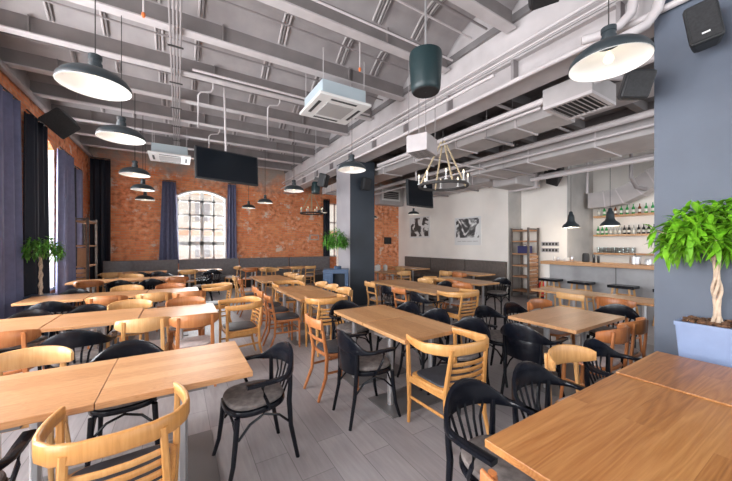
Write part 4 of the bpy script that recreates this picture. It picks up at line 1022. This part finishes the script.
# ------------------------------------------------------------------ bar
t = empty('bar_counter', (8.3, 0, 0), 0, 'long bar with thick oak top and concrete front', 'bar counter')
MB().box(0, .62, -1.2, 4.62, 1.07, 1.15).build('countertop', 'oak_y', t, smooth=False, bevel=.004)
b = MB(); b.box(.15, .50, -1.2, 4.45, .0, 1.07); b.build('bar_front', 'concrete', t, smooth=False)
for y in (.4, 1.7, 3.0): MB().box(.146, .15, y-.006, y+.006, .0, 1.07).build('panel_joint', 'ac_slot', t, smooth=False)
MB().box(.12, .52, 4.45, 4.58, 0, 1.07).build('end_panel', 'white_wall', t, smooth=False)
def stool(x, y, lab):
    t = empty('bar_stool', (x, y, 0), 0, lab, 'stool', 'bar stools')
    MB().box(-.17, .17, -.23, .23, .66, .72).build('seat', 'black', t, smooth=False, bevel=.012)
    for sx in (-1, 1):
        for sy in (-1, 1): MB().bar([(sx*.12, sy*.14, .66), (sx*.17, sy*.21, 0)], .035, .035, up=(0,1,0)).build('leg', 'pale', t)
        MB().bar([(sx*.14, -.16, .50), (sx*.14, .16, .50)], .02, .04).build('stretcher', 'pale', t)
        MB().bar([(-.145, sx*.18, .28), (.145, sx*.18, .28)], .02, .03).build('stretcher', 'pale', t)
for y, lab in ((4.25, 'black-topped stool at the far end of the bar'), (3.55, 'black-topped stool second from the far end of the bar'), (2.75, 'black-topped stool third from the far end of the bar'), (2.0, 'black-topped stool at the bar, beside the blue-grey pillar edge')): stool(8.1, y, lab)
# bar shelves with bottles and glasses
for k, z in enumerate((2.40, 1.85, 1.32)):
    thing(MB().box(10.55, 10.86, .3, 4.30, z-.025, z+.025), 'bar_shelf', 'oak_y', ['top', 'middle', 'lowest'][k]+' oak shelf on the white bar wall', 'shelf', 'bar shelves', smooth=False)
def bottle_mesh(h, r): return MB().lathe([(r*.9, 0), (r, .01), (r, h*.58), (r*.8, h*.66), (r*.34, h*.76), (r*.3, h*.97), (r*.36, h)], 12)
BP = {}
def bottle(mat, x, y, z, lab, grp, h=.30, r=.037):
    key = (mat, h)
    if key not in BP:
        t = empty('bottle'); g = bottle_mesh(h, r).build('bottle_body', mat, t, ang=50)
        MB().lathe([(r+.001, h*.18), (r+.001, h*.45)], 12, cap=False).build('paper_label', 'label', t); BP[key] = t
    else: t = copy_tree(BP[key])
    t.location = (x, y, z); tag(t, lab, 'bottle', grp)
rd = random.Random(9)
ORD = ['first', 'second', 'third', 'fourth', 'fifth', 'sixth', 'seventh', 'eighth', 'ninth', 'tenth', 'eleventh', 'twelfth', 'thirteenth', 'fourteenth']
CN = {'pale': 'pale', 'green': 'green', 'brown': 'amber', 'dark': 'dark'}
for i, m_ in enumerate(['pale', 'green', 'brown', 'brown', 'green', 'green', 'green', 'brown', 'green', 'green']):
    bottle('bottle_'+m_, 10.66, 4.2-i*.135, 2.425, CN[m_]+' bottle on the top bar shelf, %s from its left end' % ORD[i], 'bottles on the top bar shelf', .27, .036)
for i, m_ in enumerate(['green', 'green', 'green', 'pale', 'pale', 'pale', 'dark', 'dark', 'pale', 'dark', 'dark', 'dark', 'dark']):
    bottle('bottle_'+m_, 10.66, 4.22-i*.105, 1.875, CN[m_]+' bottle on the middle bar shelf, %s from its left end' % ORD[i], 'bottles on the middle bar shelf', .25, .036)
g0 = MB().lathe([(.034, 0), (.040, .16), (.037, .16), (.031, .006), (.001, .006)], 14, cap=False).build('drinking_glass', 'clear'); n = 0
for j in range(2):
    for i in range(9):
        o = g0 if n == 0 else g0.copy()
        if n: COL.objects.link(o)
        n += 1; o.location = (10.62+j*.11, 4.2-i*.10, 1.345); tag(o, 'clear tumbler in the %s row of the lowest bar shelf, %s from the left' % (('front', 'rear')[j], ORD[i]), 'glass', 'tumblers on the lowest bar shelf')
# things on the counter
t = empty('coffee_machine', (8.62, 3.55, 1.15), 0, 'steel pot set standing on the bar below the right bell lamp', 'pot')
t.location = (8.65, 2.72, 1.15)
MB().lathe([(.09, 0), (.10, .01), (.10, .17), (.105, .175)], 20).build('pot_body', 'steel', t); MB().lathe([(.10, .176), (.05, .20), (.01, .205)], 20).build('lid', 'steel', t); MB().lathe([(.012, .20), (.018, .225), (.003, .23)], 8).build('knob', 'plastic', t)
for k, (x, y, r, h, mat, nm, lab) in enumerate([(8.66, 4.45, .03, .12, 'ac', 'cup', 'small white cup at the far left end of the bar'), (8.6, 4.32, .035, .10, 'steel', 'cup', 'steel cup near the far end of the bar'), (8.7, 4.15, .06, .10, 'ac', 'bowl', 'white bowl on the bar under the left bell lamp'),
    (8.6, 3.98, .05, .14, 'steel', 'jug', 'steel jug on the bar under the left bell lamp'), (8.68, 3.7, .08, .22, 'plastic', 'grinder', 'black grinder on the bar right of the left bell lamp'), (8.5, 3.45, .03, .20, 'bottle_dark', 'flask', 'dark slim flask on the bar'),
    (8.55, 3.38, .028, .17, 'bottle_dark', 'flask', 'short dark flask on the bar, beside the slim one'), (8.66, 2.50, .06, .13, 'steel', 'saucepan', 'steel saucepan right of the larger pot on the bar'), (8.6, 1.95, .035, .24, 'bottle_pale', 'carafe', 'pale carafe on the bar by the pillar edge')]):
    thing(MB().lathe([(r*.8, 0), (r, .01), (r*.95, h*.8), (r*.75, h), (r*.7, h*.98), (.002, h*.96)], 16, (x, y, 1.15)), nm, mat, lab, nm, 'tableware on the bar', ang=50)

# ------------------------------------------------------------------ posters on the white wall
def poster(y0, y1, z0, z1, art, lab, iy, iz):
    t = empty('wall_poster', (8.65, (y0+y1)/2, z0), 0, lab, 'poster', 'monochrome posters'); c = abs(y1-y0)/2; h = z1-z0
    MB().box(-.022, -.002, -c, c, 0, h).build('print_border', 'paper', t, smooth=False)
    MB().box(-.024, -.022, -c+iy, c-iy, iz, h-.05).build('picture', art, t, smooth=False)
    return t
poster(9.22, 10.48, 1.86, 2.74, 'photo_a', 'left black-and-white poster on the white wall', .08, .06)
t = poster(6.78, 7.92, 1.56, 2.54, 'photo_b', 'right black-and-white poster with a line of print below', .07, .26)
for k in range(22): MB().box(-.0235, -.022, -.44+k*.04, -.415+k*.04, .125, .145).build('print_text', 'conduit', t, smooth=False) if k % 6 != 5 else None
# small things
t = empty('wall_control', (5.20, 12.99, 1.9), 0, 'small grey panel on the brick beside the black curtain', 'control panel')
MB().box(-.22, .22, -.03, 0, -.12, .12).build('plate', 'grey_or_shade_plaster', t, smooth=False); MB().box(-.17, .17, -.036, -.03, -.08, .08).build('display', 'brick_x', t, smooth=False)
t = empty('wall_box', (8.0, 11.29, 1.75), 0, 'small black box on the brick strip', 'wall box')
MB().box(-.17, .17, -.1, 0, -.15, .15).build('body', 'plastic', t, smooth=False, bevel=.01); MB().box(-.05, .05, -.11, -.1, -.06, .06).build('cover', 'iron', t, smooth=False)
tray = [(5.35, 8.1), (5.5, 8.25), (5.68, 8.12)]
for k, (x, y) in enumerate(tray):
    t = empty('serving_urn', (x, y, .75), 0, ['left', 'middle', 'right'][k]+' pale urn on the far table by the brick strip', 'urn', 'urns on the far table')
    MB().lathe([(.06, 0), (.07, .02), (.07, .16), (.05, .18), (.01, .185)], 16).build('urn_body', 'ac', t); MB().lathe([(.012, .18), (.016, .20), (.004, .21)], 8).build('knob', 'steel', t)
